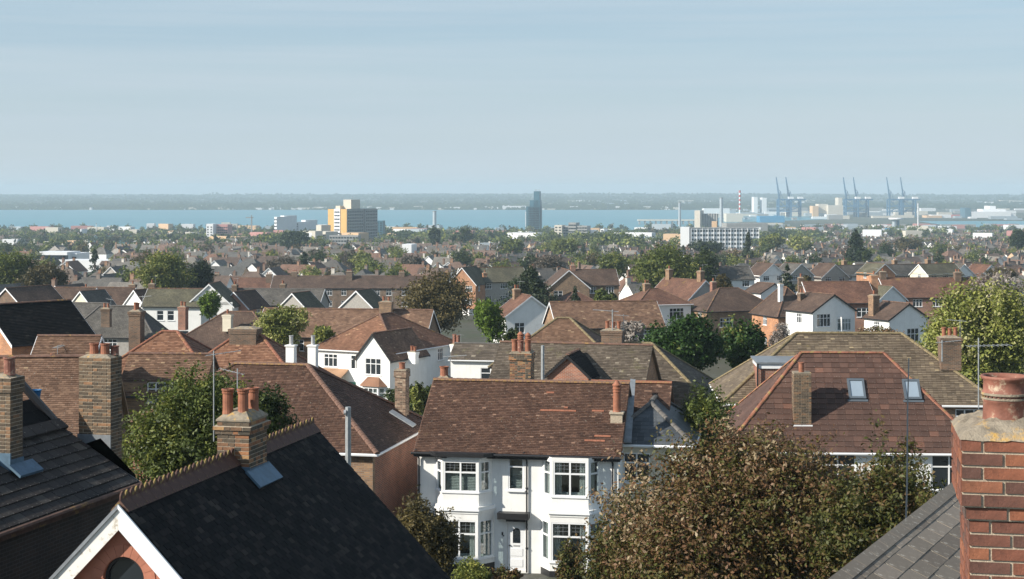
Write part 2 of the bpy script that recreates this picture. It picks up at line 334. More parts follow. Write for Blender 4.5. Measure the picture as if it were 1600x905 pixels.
def tiles(mb, ll, lr, ur, ul, ex, tw, th=.02, jit=.004, outl=(), lo=0., hi=1.):
    """lay overlapping tiles over the quad (bottom-left, bottom-right, top-right, top-left)"""
    ll, lr, ur, ul = map(Vector, (ll, lr, ur, ul)); n = (lr-ll).cross(ul-ll).normalized() if (ul-ll).length > .01 else (lr-ll).cross(ur-ll).normalized()
    if n.z < 0: n = -n
    u = (lr-ll).normalized(); up = n.cross(u)
    H = (ul-ll).dot(up); rows = max(1, round(H/ex)); V = []; Fc = []; T = []
    for r in range(rows):
        t0, t1 = r/rows, (r+1)/rows
        a, b = ll.lerp(ul, t0), lr.lerp(ur, t0); Ln = (b-a).length
        if Ln < tw*.3: continue
        a1, b1 = ll.lerp(ul, t1), lr.lerp(ur, t1)
        sk0 = (a1-a).dot(u); sk1 = (b1-b).dot(u)
        nt_ = max(1, round(Ln/tw)); off = (.5 if r % 2 else 0.)
        e = [0.] + [(k+off)/nt_ for k in range(0 if off else 1, nt_) if 0 < (k+off)/nt_ < 1] + [1.]
        rise = up*(H/rows*1.0)
        for k in range(len(e)-1):
            x0, x1 = e[k]*Ln, e[k+1]*Ln
            g = .004
            s0 = sk0 if (k == 0 and sk0 > 0) else 0; s1 = sk1 if (k == len(e)-2 and sk1 < 0) else 0
            j = random.uniform(-jit, jit); j2 = random.uniform(-jit, jit)
            A = a+u*(x0+g)+n*(th+j); B = a+u*(x1-g)+n*(th+j2)
            D = a+u*(x0+g+max(0, s0))+rise+n*.003; Cc = a+u*(x1-g+min(0, s1))+rise+n*.003
            A0 = a+u*(x0+g)-n*.004; B0 = a+u*(x1-g)-n*.004
            q = len(V); V += [A, B, Cc, D, A0, B0]; Fc += [(q, q+1, q+2, q+3), (q+4, q+5, q+1, q)]
            tt = random.betavariate(2.2, 2.6)*.95*(hi-lo)+lo
            if random.random() < .012: tt = .985
            T += [tt, tt]
    b0 = len(mb.v); mb.v.extend([tuple(v) for v in V]); mb.f.extend([tuple(i+b0 for i in f) for f in Fc]); mb.m.extend([mb.cur]*len(Fc)); mb.t.extend(T)
_rt = {}
def ridge_run(root, a, b, mat, each=True, r=.11, seg=.33, n=5):
    """half-round ridge or hip tiles from a to b; each = one object per tile"""
    a, b = Vector(a), Vector(b); d = b-a; Ln = d.length; k = max(1, round(Ln/seg)); d.normalize()
    side = Vector((-d.y, d.x, 0)).normalized() if abs(d.z) < .99 else Vector((1, 0, 0)); up = d.cross(side)
    if up.z < 0: up = -up
    sl = Ln/k; key = (round(sl, 3), r, mat)
    def arc(mb, T):
        vs = []
        for s_, rr in ((0, r*1.08), (sl*.99, r*.94)):
            for i in range(n+1): th = math.pi*i/n; vs.append(T @ Vector((s_, math.cos(th)*rr, math.sin(th)*rr*.8)))
        mb.add(vs, [(i, i+1, n+2+i, n+1+i) for i in range(n)] + [tuple(range(n+1))])
    def MT(p): 
        m = Matrix((d, side, up)).transposed().to_4x4(); m.translation = p; return m
    if each:
        if key not in _rt:
            mb = MB(); arc(mb, Matrix.Identity(4)); _rt[key] = mb.mesh('ridge_tile', M[mat])
        for i in range(k): link('ridge_tile', _rt[key], root, mat4=MT(a+d*sl*i))
    else:
        mb = MB()
        for i in range(k): arc(mb, MT(a+d*sl*i))
        mb.build('ridge_tiles', M[mat], root)
_pot = {}
def pot_mesh(kind, h, r, mat):
    k = (kind, round(h, 2), round(r, 2), mat)
    if k not in _pot:
        b = MB()
        if kind == 'roll': pr = [(r*.95, 0), (r*.88, h*.15), (r*.86, h*.8), (r*.98, h*.82), (r*1.0, h*.88), (r*.9, h*.9), (r*1.08, h*.94), (r*1.08, h), (r*.8, h), (r*.75, h*.5), (r*.1, h*.48)]
        elif kind == 'plain': pr = [(r, 0), (r*.9, h*.1), (r*.86, h*.88), (r*1.02, h*.9), (r*1.02, h), (r*.76, h), (r*.72, h*.5), (r*.05, h*.48)]
        elif kind == 'tall': pr = [(r*1.05, 0), (r*.95, h*.04), (r*.9, h*.62), (r*1.02, h*.63), (r*1.02, h*.66), (r*.92, h*.67), (r*.92, h*.71), (r*1.05, h*.72), (r*1.05, h*.75), (r*.92, h*.76), (r*.95, h*.82), (r*1.1, h*.83), (r*1.1, h*.86), (r*.8, h*.9), (r*.45, h*.97), (r*.1, h)]
        else: pr = [(r, 0), (r*.7, h*.2), (r*.66, h), (r*.5, h), (r*.05, h*.9)]
        b.lathe(pr, n=14); _pot[k] = b.mesh('chimney_pot', M[mat], smooth=False)
    return _pot[k]
def chimney(root, x, y, z0, z1, w, d, mat='brickbrown', pots=2, potm='terra', poth=.55, potr=.13, kind='roll', cap='cement', rz=0, flash=None):
    b = MB(); zt = z1-.12
    b.b2(-w/2, w/2, -d/2, d/2, 0, zt-z0-.3)
    b.b2(-w/2-.035, w/2+.035, -d/2-.035, d/2+.035, zt-z0-.3, zt-z0-.15); b.b2(-w/2-.065, w/2+.065, -d/2-.065, d/2+.065, zt-z0-.15, zt-z0)
    e = zt-z0; v = [(-w/2-.03, -d/2-.03, e), (w/2+.03, -d/2-.03, e), (w/2+.03, d/2+.03, e), (-w/2-.03, d/2+.03, e), (-w/4, -d/4, e+.12), (w/4, -d/4, e+.12), (w/4, d/4, e+.12), (-w/4, d/4, e+.12)]
    b.add(v, [(4, 5, 6, 7), (0, 1, 5, 4), (1, 2, 6, 5), (2, 3, 7, 6), (3, 0, 4, 7)], mi=1)
    if flash: b.b2(-w/2-.02, w/2+.02, -d/2-.02, d/2+.02, flash[0]-z0, flash[1]-z0, mi=2)
    o = b.build('chimney', [M[mat], M[cap], M['lead']], root, (x, y, z0), rz)
    if pots:
        big = w >= d
        for i in range(pots):
            t = (i+.5)/pots-.5; pm = pot_mesh(kind, poth*(1 if i % 2 == 0 else .9), potr, potm)
            link('chimney_pot', pm, o, ((t*w*.85, 0, e+.06) if big else (0, t*d*.85, e+.06)))
    if random.random() < .6:
        if 'aer' not in _pot:
            a_ = MB(); a_.tube((0, 0, 0), (0, 0, 1.5), .016, n=5); a_.tube((-.35, 0, 1.4), (.75, 0, 1.5), .012, n=4)
            for q in range(9): x_ = -.3+q*.12; a_.tube((x_, -.2, 1.41+x_*.09), (x_, .2, 1.41+x_*.09), .008, n=4)
            _pot['aer'] = a_.mesh('tv_aerial', M['steel'])
        link('tv_aerial', _pot['aer'], o, (w*.5+.02, 0, e-.5), random.uniform(0, 6.3))
    return o
def block(root, w, d, h, roof='gable_x', pitch=38, wm='brickred', rm='rbrown', x=0, y=0, rot=0, tile=None, ov=.28, front=(), right=(), left=(), back=(),
          barge='frame', gut='black', ridge='ridgebrown', each=False, fm='frame', lead=False, lo=0., hi=1., z=0, tmat=None, ridge_hip=True, plinth=None):
    """one rectangular block of a house: front edge centred on x, from y backwards. returns ridge height"""
    T = Matrix.Translation((x, y, z)) @ Matrix.Rotation(rot, 4, 'Z')
    sub = root
    if rot or z or x or y:
        pass
    hw = w/2; tp = math.tan(R(pitch)); b = MB()
    cs = [(-hw, 0), (hw, 0), (hw, d), (-hw, d)]
    ca, sa = math.cos(rot), math.sin(rot)
    wp = [(x+p[0]*ca-p[1]*sa, y+p[0]*sa+p[1]*ca) for p in cs]
    for (i, j, wn) in ((0, 1, front), (1, 2, right), (2, 3, back), (3, 0, left)):
        wall_windows(root, b, wp[i], wp[j], z, z+h, wn, fm, lead)
    def G(px_, py_, pz_): return (x+px_*ca-py_*sa, y+px_*sa+py_*ca, z+pz_)
    if roof == 'gable_x':
        rz_ = h+(d/2)*tp
        b.add([G(hw, 0, h), G(hw, d, h), G(hw, d/2, rz_-.02)], [(0, 1, 2)]); b.add([G(-hw, d, h), G(-hw, 0, h), G(-hw, d/2, rz_-.02)], [(0, 1, 2)])
    elif roof == 'gable_y':
        rz_ = h+hw*tp
        b.add([G(-hw, 0, h), G(hw, 0, h), G(0, 0, rz_-.02)], [(0, 1, 2)]); b.add([G(hw, d, h), G(-hw, d, h), G(0, d, rz_-.02)], [(0, 1, 2)])
    else: rz_ = h+min(hw, d/2)*tp
    b.build('wall', M[wm], root)
    if plinth:
        pb = MB()
        for i in range(4):
            p0, p1 = wp[i], wp[(i+1) % 4]; dx, dy = p1[0]-p0[0], p1[1]-p0[1]; Ls = math.hypot(dx, dy); nx_, ny_ = dy/Ls*.02, -dx/Ls*.02
            pb.add([(p0[0]+nx_, p0[1]+ny_, z), (p1[0]+nx_, p1[1]+ny_, z), (p1[0]+nx_, p1[1]+ny_, z+.4), (p0[0]+nx_, p0[1]+ny_, z+.4)], [(0, 1, 2, 3)])
        pb.build('plinth', M['black'], root)
    zo = h-ov*tp          # eave edge height
    rb = MB(); planes = []
    e = ov
    if roof == 'gable_x':
        A, B_, Cc, D = G(-hw-e*.6, -e, zo), G(hw+e*.6, -e, zo), G(hw+e*.6, d+e, zo), G(-hw-e*.6, d+e, zo); E, Fv = G(-hw-e*.6, d/2, rz_), G(hw+e*.6, d/2, rz_)
        planes = [(A, B_, Fv, E), (Cc, D, E, Fv)]; ridges = [(E, Fv)]
    elif roof == 'gable_y':
        A, B_, Cc, D = G(-hw-e, -e*.6, zo), G(hw+e, -e*.6, zo), G(hw+e, d+e*.6, zo), G(-hw-e, d+e*.6, zo); E, Fv = G(0, -e*.6, rz_), G(0, d+e*.6, rz_)
        planes = [(D, A, E, Fv), (B_, Cc, Fv, E)]; ridges = [(E, Fv)]
    else:
        m_ = min(hw, d/2)
        A, B_, Cc, D = G(-hw-e, -e, zo), G(hw+e, -e, zo), G(hw+e, d+e, zo), G(-hw-e, d+e, zo)
        if hw >= d/2: E, Fv = G(-hw+m_, d/2, rz_), G(hw-m_, d/2, rz_); planes = [(A, B_, Fv, E), (B_, Cc, Fv, Fv), (Cc, D, E, Fv), (D, A, E, E)]; hp = [(A, E), (D, E), (B_, Fv), (Cc, Fv)]
        else: E, Fv = G(0, m_, rz_), G(0, d-m_, rz_); planes = [(A, B_, E, E), (B_, Cc, Fv, E), (Cc, D, Fv, Fv), (D, A, E, Fv)]; hp = [(A, E), (B_, E), (D, Fv), (Cc, Fv)]
        ridges = ([(E, Fv)] if (Vector(E)-Vector(Fv)).length > .3 else []) + (hp if ridge_hip else [])
    for p in planes:
        q = [Vector(v) for v in p]; n = (q[1]-q[0]).cross(q[2]-q[0]).normalized()
        if n.z < 0: n = -n
        qq = q if (q[3]-q[2]).length > .01 else q[:3]
        rb.prism([tuple(v) for v in qq], tuple(-n*.09))
    ro = rb.build('roof', M[rm], root)
    if tile:
        tb = MB()
        for p in planes: tiles(tb, *p, tile[0], tile[1], tile[2] if len(tile) > 2 else .022, lo=lo, hi=hi)
        tagp(tb.build('roof_tiles', M[tmat or rm], ro), kind='stuff')
    for a_, c_ in ridges: ridge_run(ro, a_, c_, ridge, each, r=.12 if tile else .10, seg=.33 if tile else 1.2)
    if barge and roof.startswith('gable'):
        tri = [((A, E), (B_, E)), ((D, Fv), (Cc, Fv))] if roof == 'gable_y' else [((A, E), (D, E)), ((B_, Fv), (Cc, Fv))]
        for k, prs in enumerate(tri):
            out = Vector(G(0, -1, 0))-Vector(G(0, 0, 0)) if roof == 'gable_y' else Vector(G(-1, 0, 0))-Vector(G(0, 0, 0))
            if k: out = -out
            for a_, c_ in prs:
                a_, c_ = Vector(a_)+out*.002, Vector(c_)+out*.002; bb = MB(); dn = Vector((0, 0, -.2))
                bb.prism([a_, c_, c_+dn, a_+dn], tuple(out*.03)); bb.build('bargeboard', M[barge], root)
    if gut:
        gl = [(A, B_), (D, Cc)] if roof == 'gable_x' else ([(A, D), (B_, Cc)] if roof == 'gable_y' else [(A, B_), (B_, Cc), (Cc, D), (D, A)])
        for a_, c_ in gl:
            gb = MB(); gb.tube(Vector(a_)+Vector((0, 0, -.06)), Vector(c_)+Vector((0, 0, -.06)), .06, n=6); gb.build('gutter', M[gut], root)
    return z+rz_
def autowins(L_, storeys=2, w=1.5, h=1.15, gap=2.9, nx=3):
    n = max(1, int(L_/gap)); out = []
    for s_ in range(storeys):
        for i in range(n): out.append((L_*(i+.5)/n, .95+2.65*s_, w, h, nx, .66))
    return out
# individual slates / tiles as objects ------------------------------------------------
def tile_objs(parent, ll, lr, ur, ul, ex, tw, mat, name='roof_tile', th=.02, limit=300, near=None, jit=.004, full=None):
    """tiles of a near roof: the nearest `limit` as objects (shared mesh), the rest joined"""
    ll, lr, ur, ul = map(Vector, (ll, lr, ur, ul)); n = (lr-ll).cross(ur-ll).normalized()
    if n.z < 0: n = -n
    u = (lr-ll).normalized(); up = n.cross(u).normalized(); H = (ul-ll).dot(up); rows = round(H/ex); ex = H/rows
    items = []
    for r in range(rows):
        t0 = (r+.02)/rows; a, b = ll.lerp(ul, t0), lr.lerp(ur, t0); Ln = (b-a).length; k = max(1, round(Ln/tw)); off = .5 if r % 2 else 0
        for i in range(-1 if off else 0, k):
            x0 = max(0, (i+off)/k); x1 = min(1, (i+1+off)/k)
            if x1-x0 < .01: continue
            items.append((a+u*((x0+x1)/2*Ln), (x1-x0)*Ln))
    if near is None: near = Vector((0, 0, 0))
    near = Vector(near)
    items.sort(key=lambda q: (q[0]-near).length)
    full_w = max(q[1] for q in items); meshes = {}
    def geo(mb, wd, T):
        g = .006; x = wd/2-g; L2 = ex*1.0
        v = [(-x, 0, th), (x, 0, th), (x, L2, .004), (-x, L2, .004), (-x, 0, -.004), (x, 0, -.004), (x, L2, -.006), (-x, L2, -.006)]
        mb.add([T @ Vector(p) for p in v], [(0, 1, 2, 3), (4, 5, 1, 0), (5, 6, 2, 1), (7, 4, 0, 3)])
    rest = MB()
    for idx, (p, wd) in enumerate(items):
        m4 = Matrix((u, up, n)).transposed().to_4x4(); m4.translation = p+n*random.uniform(-jit, jit)
        m4 = m4 @ Matrix.Rotation(random.uniform(-.008, .008), 4, 'Z')
        if idx < limit:
            k = round(wd, 2)
            if k not in meshes: mb = MB(); geo(mb, wd, Matrix.Identity(4)); meshes[k] = mb.mesh(name, M[mat])
            link(name, meshes[k], parent, mat4=m4)
        else:
            b0 = len(rest.f); geo(rest, wd, m4); tt = random.random()
            for q in range(b0, len(rest.f)): rest.t[q] = tt
    if rest.f: tagp(rest.build(name+'s', M[mat], parent), kind='stuff')
def brick_stack(parent, w, d, z0, z1, mats, bricks=None, faces='frl', limit=300, bw=.215, hd=.1025, co=.075, j=.015, steps=()):
    """bricks laid in bond round a mortar core; steps: (z from, extra width)"""
    core = MB(); n = int(round((z1-z0)/co)); cache = {}; items = []
    for c in range(n):
        zc = z0+c*co; ex = 0
        for s0, s1, e in steps:
            if s0 <= zc+co/2 < s1: ex = e
        W, D = w+2*ex, d+2*ex
        core.b2(-W/2+.005, W/2-.005, -D/2+.005, D/2-.005, zc, zc+co)
        for f in 'frlb':
            if f in 'fb': Ln, fx = W, (0, -D/2 if f == 'f' else D/2); ang = 0
            else: Ln, fx = D, (W/2 if f == 'r' else -W/2, 0); ang = math.pi/2
            # Flemish-like: stretcher / header alternating, corner bricks interlock by course
            x = -Ln/2; k = c % 2; first = True
            while x < Ln/2-.03:
                L_ = (bw if k % 2 == 0 else hd)
                if first and c % 2 == (0 if f in 'fb' else 1): pass
                L_ = min(L_, Ln/2-x)
                if Ln/2-(x+L_+j) < .05: L_ = Ln/2-x
                items.append((f, x+L_/2, fx, ang, zc+co/2, L_)); x += L_+j; k += 1; first = False
    core.build('mortar_core', M['mortar'], parent)
    order = {k: i for i, k in enumerate(faces)}
    items.sort(key=lambda q: order.get(q[0], 9)); rest = MB()
    for idx, (f, xc, fx, ang, zc, L_) in enumerate(items):
        th = .05; inn = {'f': (0, 1), 'b': (0, -1), 'r': (-1, 0), 'l': (1, 0)}[f]
        px_ = (xc if f in 'fb' else fx[0]) + inn[0]*(th/2-.002-random.uniform(0, .004)); py_ = (fx[1] if f in 'fb' else xc) + inn[1]*(th/2-.002-random.uniform(0, .004))
        if idx < limit:
            k = (round(L_, 2), f in 'fb')
            if k not in cache: mb = MB(); mb.box((0, 0, 0), (L_-.002, th, co-j) if f in 'fb' else (th, L_-.002, co-j)); cache[k] = mb.mesh('brick', M[mats])
            link('brick', cache[k], parent, (px_, py_, zc))
        else: rest.box((px_, py_, zc), (L_-.002, th, co-j) if f in 'fb' else (th, L_-.002, co-j), tint=random.random())
    if rest.f: tagp(rest.build('bricks', M[mats], parent), kind='stuff')
def brickobj(name, stops, rough=.85, lich=None):
    m, t, b, o = nodes(name); r = ramp(t, stops); t.links.new(tintnode(t), r.inputs[0])
    pn = mrange(t, noise(t, 14, 5, .75), .3, .7, .55, 1.3); cc = N(t, 'ShaderNodeCombineColor'); [t.links.new(pn, cc.inputs[i]) for i in range(3)]
    c = mixc(t, 1., r.outputs[0], cc.outputs[0], 'MULTIPLY')
    if lich: c = mixc(t, mrange(t, noise(t, lich[1], 5, .7, coord='Generated'), .6, .7), c, lich[0])
    t.links.new(c, b.inputs['Base Color']); b.inputs['Roughness'].default_value = rough; bump(t, b, noise(t, 60, 4), .6, .006); return m
M['bricks_red'] = brickobj('handmade_red_brick', [(0, (.10, .05, .038)), (.3, (.15, .06, .04)), (.65, (.21, .075, .043)), (.95, (.27, .10, .05)), (1, (.09, .06, .05))])
M['bricks_stock'] = brickobj('stock_brick', [(0, (.065, .05, .035)), (.4, (.12, .085, .055)), (.8, (.18, .12, .07)), (1, (.27, .14, .07))])
M['bricks_mixed'] = brickobj('mixed_brick', [(0, (.05, .045, .035)), (.35, (.10, .075, .05)), (.55, (.16, .09, .05)), (.8, (.30, .13, .06)), (1, (.36, .22, .1))])
M['bricks_crusty'] = brickobj('weathered_brick', [(0, (.10, .07, .05)), (.4, (.2, .13, .09)), (.8, (.3, .2, .14)), (1, (.38, .3, .22))])
# ------------------------------------------------------------------ foliage
M['leaf_green'] = leafmat('green_leaves', [(0, (.04, .058, .016)), (.45, (.10, .13, .03)), (.8, (.19, .21, .04)), (1, (.33, .31, .08))])
M['leaf_dark'] = leafmat('dark_leaves', [(0, (.018, .032, .010)), (.5, (.04, .062, .018)), (1, (.08, .10, .028))])
M['leaf_deep'] = leafmat('deep_green_leaves', [(0, (.012, .03, .008)), (.5, (.03, .07, .014)), (.9, (.06, .12, .02)), (1, (.2, .2, .05))])
M['leaf_yellow'] = leafmat('yellow_green_leaves', [(0, (.07, .085, .02)), (.5, (.17, .20, .045)), (.85, (.32, .33, .08)), (1, (.46, .44, .22))])
M['leaf_copper'] = leafmat('copper_leaves', [(0, (.035, .040, .012)), (.35, (.085, .095, .02)), (.55, (.12, .09, .03)), (.8, (.15, .078, .04)), (.93, (.21, .12, .065)), (1, (.32, .25, .15))], .25)
M['leaf_olive'] = leafmat('olive_leaves', [(0, (.05, .042, .016)), (.5, (.095, .078, .026)), (.9, (.15, .115, .04)), (1, (.2, .16, .06))])
M['leaf_conifer'] = leafmat('conifer_needles', [(0, (.012, .022, .010)), (.5, (.028, .045, .018)), (1, (.055, .07, .025))], .1)
M['leaf_pale'] = leafmat('pale_dry_leaves', [(0, (.16, .13, .11)), (.5, (.3, .26, .23)), (1, (.45, .42, .38))])
M['leaf_bright'] = leafmat('bright_leaves', [(0, (.05, .09, .012)), (.5, (.11, .18, .02)), (1, (.19, .26, .04))])
M['leaf_bare'] = leafmat('thin_brown_foliage', [(0, (.07, .06, .045)), (.5, (.12, .10, .075)), (1, (.17, .14, .10))])
def crown_arrays(g, W, D, H, n, leaf, lobes=14, shape='round', clump=.17, twigs=26, aspect=.5):
    """returns verts (4n,3), tint (n). origin at crown bottom centre"""
    if shape == 'cone':
        hh = g.random(lobes)**.8; lc = np.stack([g.normal(0, .12, lobes)*W*(1-hh), g.normal(0, .12, lobes)*D*(1-hh), hh*H*.93], 1); lr = (W/2)*(1-hh)**.85*.85+W*.06
        lc[:, 0] += np.cos(np.arange(lobes)*2.4)*lr*.25; lc[:, 1] += np.sin(np.arange(lobes)*2.4)*lr*.25; sx = np.stack([lr, lr*D/W, np.maximum(lr*.8, H*.07)], 1)
    else:
        d = g.normal(size=(lobes, 3)); d /= np.linalg.norm(d, axis=1)[:, None]; rad = g.random(lobes)**.45*.62
        lc = d*rad[:, None]*np.array([W/2, D/2, H/2]); lc[:, 2] += H/2
        if shape == 'flat': lc[:, 2] = H*.35+(lc[:, 2]-H/2)*.6
        s_ = g.uniform(.30, .46, lobes); sx = np.stack([s_*W/2*1.15, s_*D/2*1.15, s_*H/2*1.15], 1)
    wgt = sx.prod(1)**.66; wgt /= wgt.sum()
    li = g.choice(lobes, n, p=wgt); tw = g.normal(size=(lobes, twigs, 3)); tw /= np.linalg.norm(tw, axis=2)[:, :, None]; tl = g.uniform(.62, 1.12, (lobes, twigs)); tt = g.random((lobes, twigs))
    ti = g.integers(0, twigs, n); dirn = tw[li, ti]; tl[:, :max(1, twigs//7)] *= g.uniform(1.1, 1.38, (lobes, 1)); rr = tl[li, ti]*(1-.5*g.random(n)**2.0); lt = g.normal(0, .13, lobes)
    pos = lc[li]+dirn*rr[:, None]*sx[li]+g.normal(size=(n, 3))*clump*sx[li]*.9
    pos[:, 2] = np.maximum(pos[:, 2], 0.02*H+g.random(n)*.05*H)
    nrm = dirn*.5+g.normal(size=(n, 3))*.75+np.array([0, 0, .45]); nrm /= np.linalg.norm(nrm, axis=1)[:, None]
    ax = np.cross(nrm, g.normal(size=(n, 3))); ax /= np.linalg.norm(ax, axis=1)[:, None]+1e-9; bx = np.cross(nrm, ax)
    s = leaf*g.uniform(.6, 1.35, n)[:, None]
    v = np.stack([pos-ax*s*.5, pos+bx*s*aspect*.5+nrm*s*.1-ax*s*.06, pos+ax*s*.5, pos-bx*s*aspect*.5+nrm*s*.1-ax*s*.06], 1).reshape(-1, 3)
    tint = np.clip(.08+lt[li]+.42*tt[li, ti]+.45*g.random(n), 0, 1); return v, tint, lc
def quadmesh(name, v, tint, mat):
    n = len(v)//4; me = bpy.data.meshes.new(name); me.vertices.add(4*n); me.vertices.foreach_set('co', v.astype(np.float32).ravel())
    me.loops.add(4*n); me.loops.foreach_set('vertex_index', np.arange(4*n, dtype=np.int32)); me.polygons.add(n); me.polygons.foreach_set('loop_start', np.arange(0, 4*n, 4, dtype=np.int32))
    a = me.attributes.new('tint', 'FLOAT', 'FACE'); a.data.foreach_set('value', tint.astype(np.float32)); me.materials.append(M[mat]); me.update(calc_edges=True); me.validate(); return me
def trunk_mesh(name, lc, z0, r, H, nb=7, seed=0):
    b = MB(); rd = random.Random(seed); b.tube((0, 0, z0), (0.04*H*rd.uniform(-1, 1), 0, H*.35), r, r*.62, 9); base = Vector((0, 0, H*.3))
    for p in sorted(lc.tolist(), key=lambda q: -q[2])[:nb*2:2]:
        p = Vector(p); mid = base.lerp(p, .5)+Vector((rd.uniform(-1, 1), rd.uniform(-1, 1), rd.uniform(.2, 1)))*H*.04
        b.tube(base-Vector((0, 0, H*.1*rd.random())), mid, r*.42, r*.25, 6); b.tube(mid, p, r*.25, r*.08, 5)
        if nb > 7:
            for _ in range(5): q = p+Vector((rd.uniform(-1, 1), rd.uniform(-1, 1), rd.uniform(-.2, 1)))*H*.13; b.tube(p.lerp(mid, .3*rd.random()), q, r*.08, r*.02, 4)
    return b.mesh(name, M['bark'])
_seed = [100]
def tree(name, label, px, ytop, ybot, wpx, Y, n, leaf, mat, shape='round', nb=7, group=None, cat='tree', lobes=14, depth=1., clump=.17, twigs=26, aspect=.5, gz=None, trunk=True, twig_extra=0):
    _seed[0] += 1; g = np.random.default_rng(_seed[0]); m = Y/F; W = wpx*m*1.0; H = (ybot-ytop)*m
    zb = (HOR-ybot)*m; x = (px-800)*m; gz = ground(Y) if gz is None else gz; gz = min(gz, zb)
    root = empty(name, (x, Y, gz), 0, label, cat, group)
    v, t, lc = crown_arrays(g, W, W*depth, H, n, leaf, lobes, shape, clump, twigs, aspect)
    link('crown', quadmesh('crown', v, t, mat), root, (0, 0, zb-gz))
    if trunk:
        b = trunk_mesh('trunk', lc, gz-zb-.3, max(.08, W*.03), H, nb, seed=_seed[0]); link('trunk', b, root, (0, 0, zb-gz))
    return root
# ------------------------------------------------------------------ setting: ground, water, far shore
def gridmesh(name, xs, ys, zf, mats, parent=None):
    nx, ny = len(xs), len(ys); v = [(x, y, zf(x, y)) for y in ys for x in xs]
    f = [(j*nx+i, j*nx+i+1, (j+1)*nx+i+1, (j+1)*nx+i) for j in range(ny-1) for i in range(nx-1)]
    me = bpy.data.meshes.new(name); me.from_pydata(v, [], f); me.materials.append(mats); me.update(); return link(name, me, parent)
m, t, b, o = nodes('gardens_and_streets')
c1 = mixc(t, mrange(t, noise(t, .05, 5, .7), .42, .5), (.05, .06, .025), (.07, .065, .045)); c1 = mixc(t, mrange(t, noise(t, .11, 4, .7), .55, .6), c1, (.11, .105, .10)); c1 = mixc(t, mrange(t, noise(t, 1.5, 5, .7), .3, .7), c1, (.035, .04, .018))
t.links.new(c1, b.inputs['Base Color']); b.inputs['Roughness'].default_value = .95; M['ground'] = m
m, t, b, o = nodes('sea_water')
c1 = mixc(t, mrange(t, noise(t, .0012, 4, .6, stretch=(1, 3, 1)), .35, .65), (.04, .19, .245), (.06, .235, .285))
t.links.new(c1, b.inputs['Base Color']); b.inputs['Roughness'].default_value = .32; b.inputs['Specular IOR Level'].default_value = .3
bump(t, b, noise(t, .03, 4, .7), .2, 2.); M['water'] = m
m, t, b, o = nodes('far_farmland')
c1 = mixc(t, mrange(t, noise(t, .004, 6, .75, stretch=(1, .5, 1)), .42, .58), (.035, .05, .03), (.10, .10, .06)); c1 = mixc(t, mrange(t, noise(t, .02, 5, .8), .5, .6), c1, (.025, .035, .022))
t.links.new(c1, b.inputs['Base Color']); b.inputs['Roughness'].default_value = 1.; M['farland'] = m
def gz2(x, y):
    z = ground(y)
    if y > 2100: 
        k = (x-330-(y-2100)*.05)/150.
        port = -58.3
        if k > 0 and z < port: z = port
    return z
xs = list(range(-900, 0, 60))+list(range(0, 2600, 60)); ys = [-40, 0, 40, 66, 90, 110, 140, 173, 220, 270, 330, 400, 500, 600, 700, 800, 950, 1100, 1300, 1500, 1750, 2000, 2200, 2350, 2420]
tagp(gridmesh('ground', xs, ys, lambda x, y: ground(y), M['ground']), kind='structure')
tagp(gridmesh('water', [-9000, -3000, 0, 3000, 9000], [2380, 3500, 5000, 5300], lambda x, y: -60., M['water']), kind='structure')
# port land on the right, its waterfront set by a polygon a little above the sea
pb = MB(); pts = [(250, 2395), (1000, 2395), (2600, 2395), (5000, 5200), (1500, 5200), (560, 5200), (640, 4300), (700, 3400), (420, 3050), (330, 2700)]
pb.prism([(x, y, -61) for x, y in pts], (0, 0, 2.4)); tagp(pb.build('port_ground', M['farland']), kind='structure')
pw = MB(); pts = [(760, 3120), (2350, 3180), (2350, 3060), (1150, 2700), (700, 2620)]
pw.add([(x, y, -58.35) for x, y in pts], [(0, 1, 2, 3, 4)]); tagp(pw.build('dock_water', M['water']), kind='structure')
def farz(x, y):
    k = (y-5000)/5000
    h = np.interp(k, [0, .02, .2, .5, .8, 1.2], [0, 3, 8, 16, 27, 34])
    n = math.sin(x*.0011+1)*.5+math.sin(x*.0029+y*.002)*.3+math.sin(x*.0073+y*.004)*.2
    return -60.5+h*(1+.22*n)+ (random.uniform(0, 3) if k > .04 else 0)
xx = [i*35. for i in range(-140, 150)]; yy = [4960, 5010, 5080, 5200, 5400, 5700, 6100, 6600, 7200, 7900, 8700, 9600, 10800]
tagp(gridmesh('far_hills', xx, yy, farz, M['farland']), kind='structure')
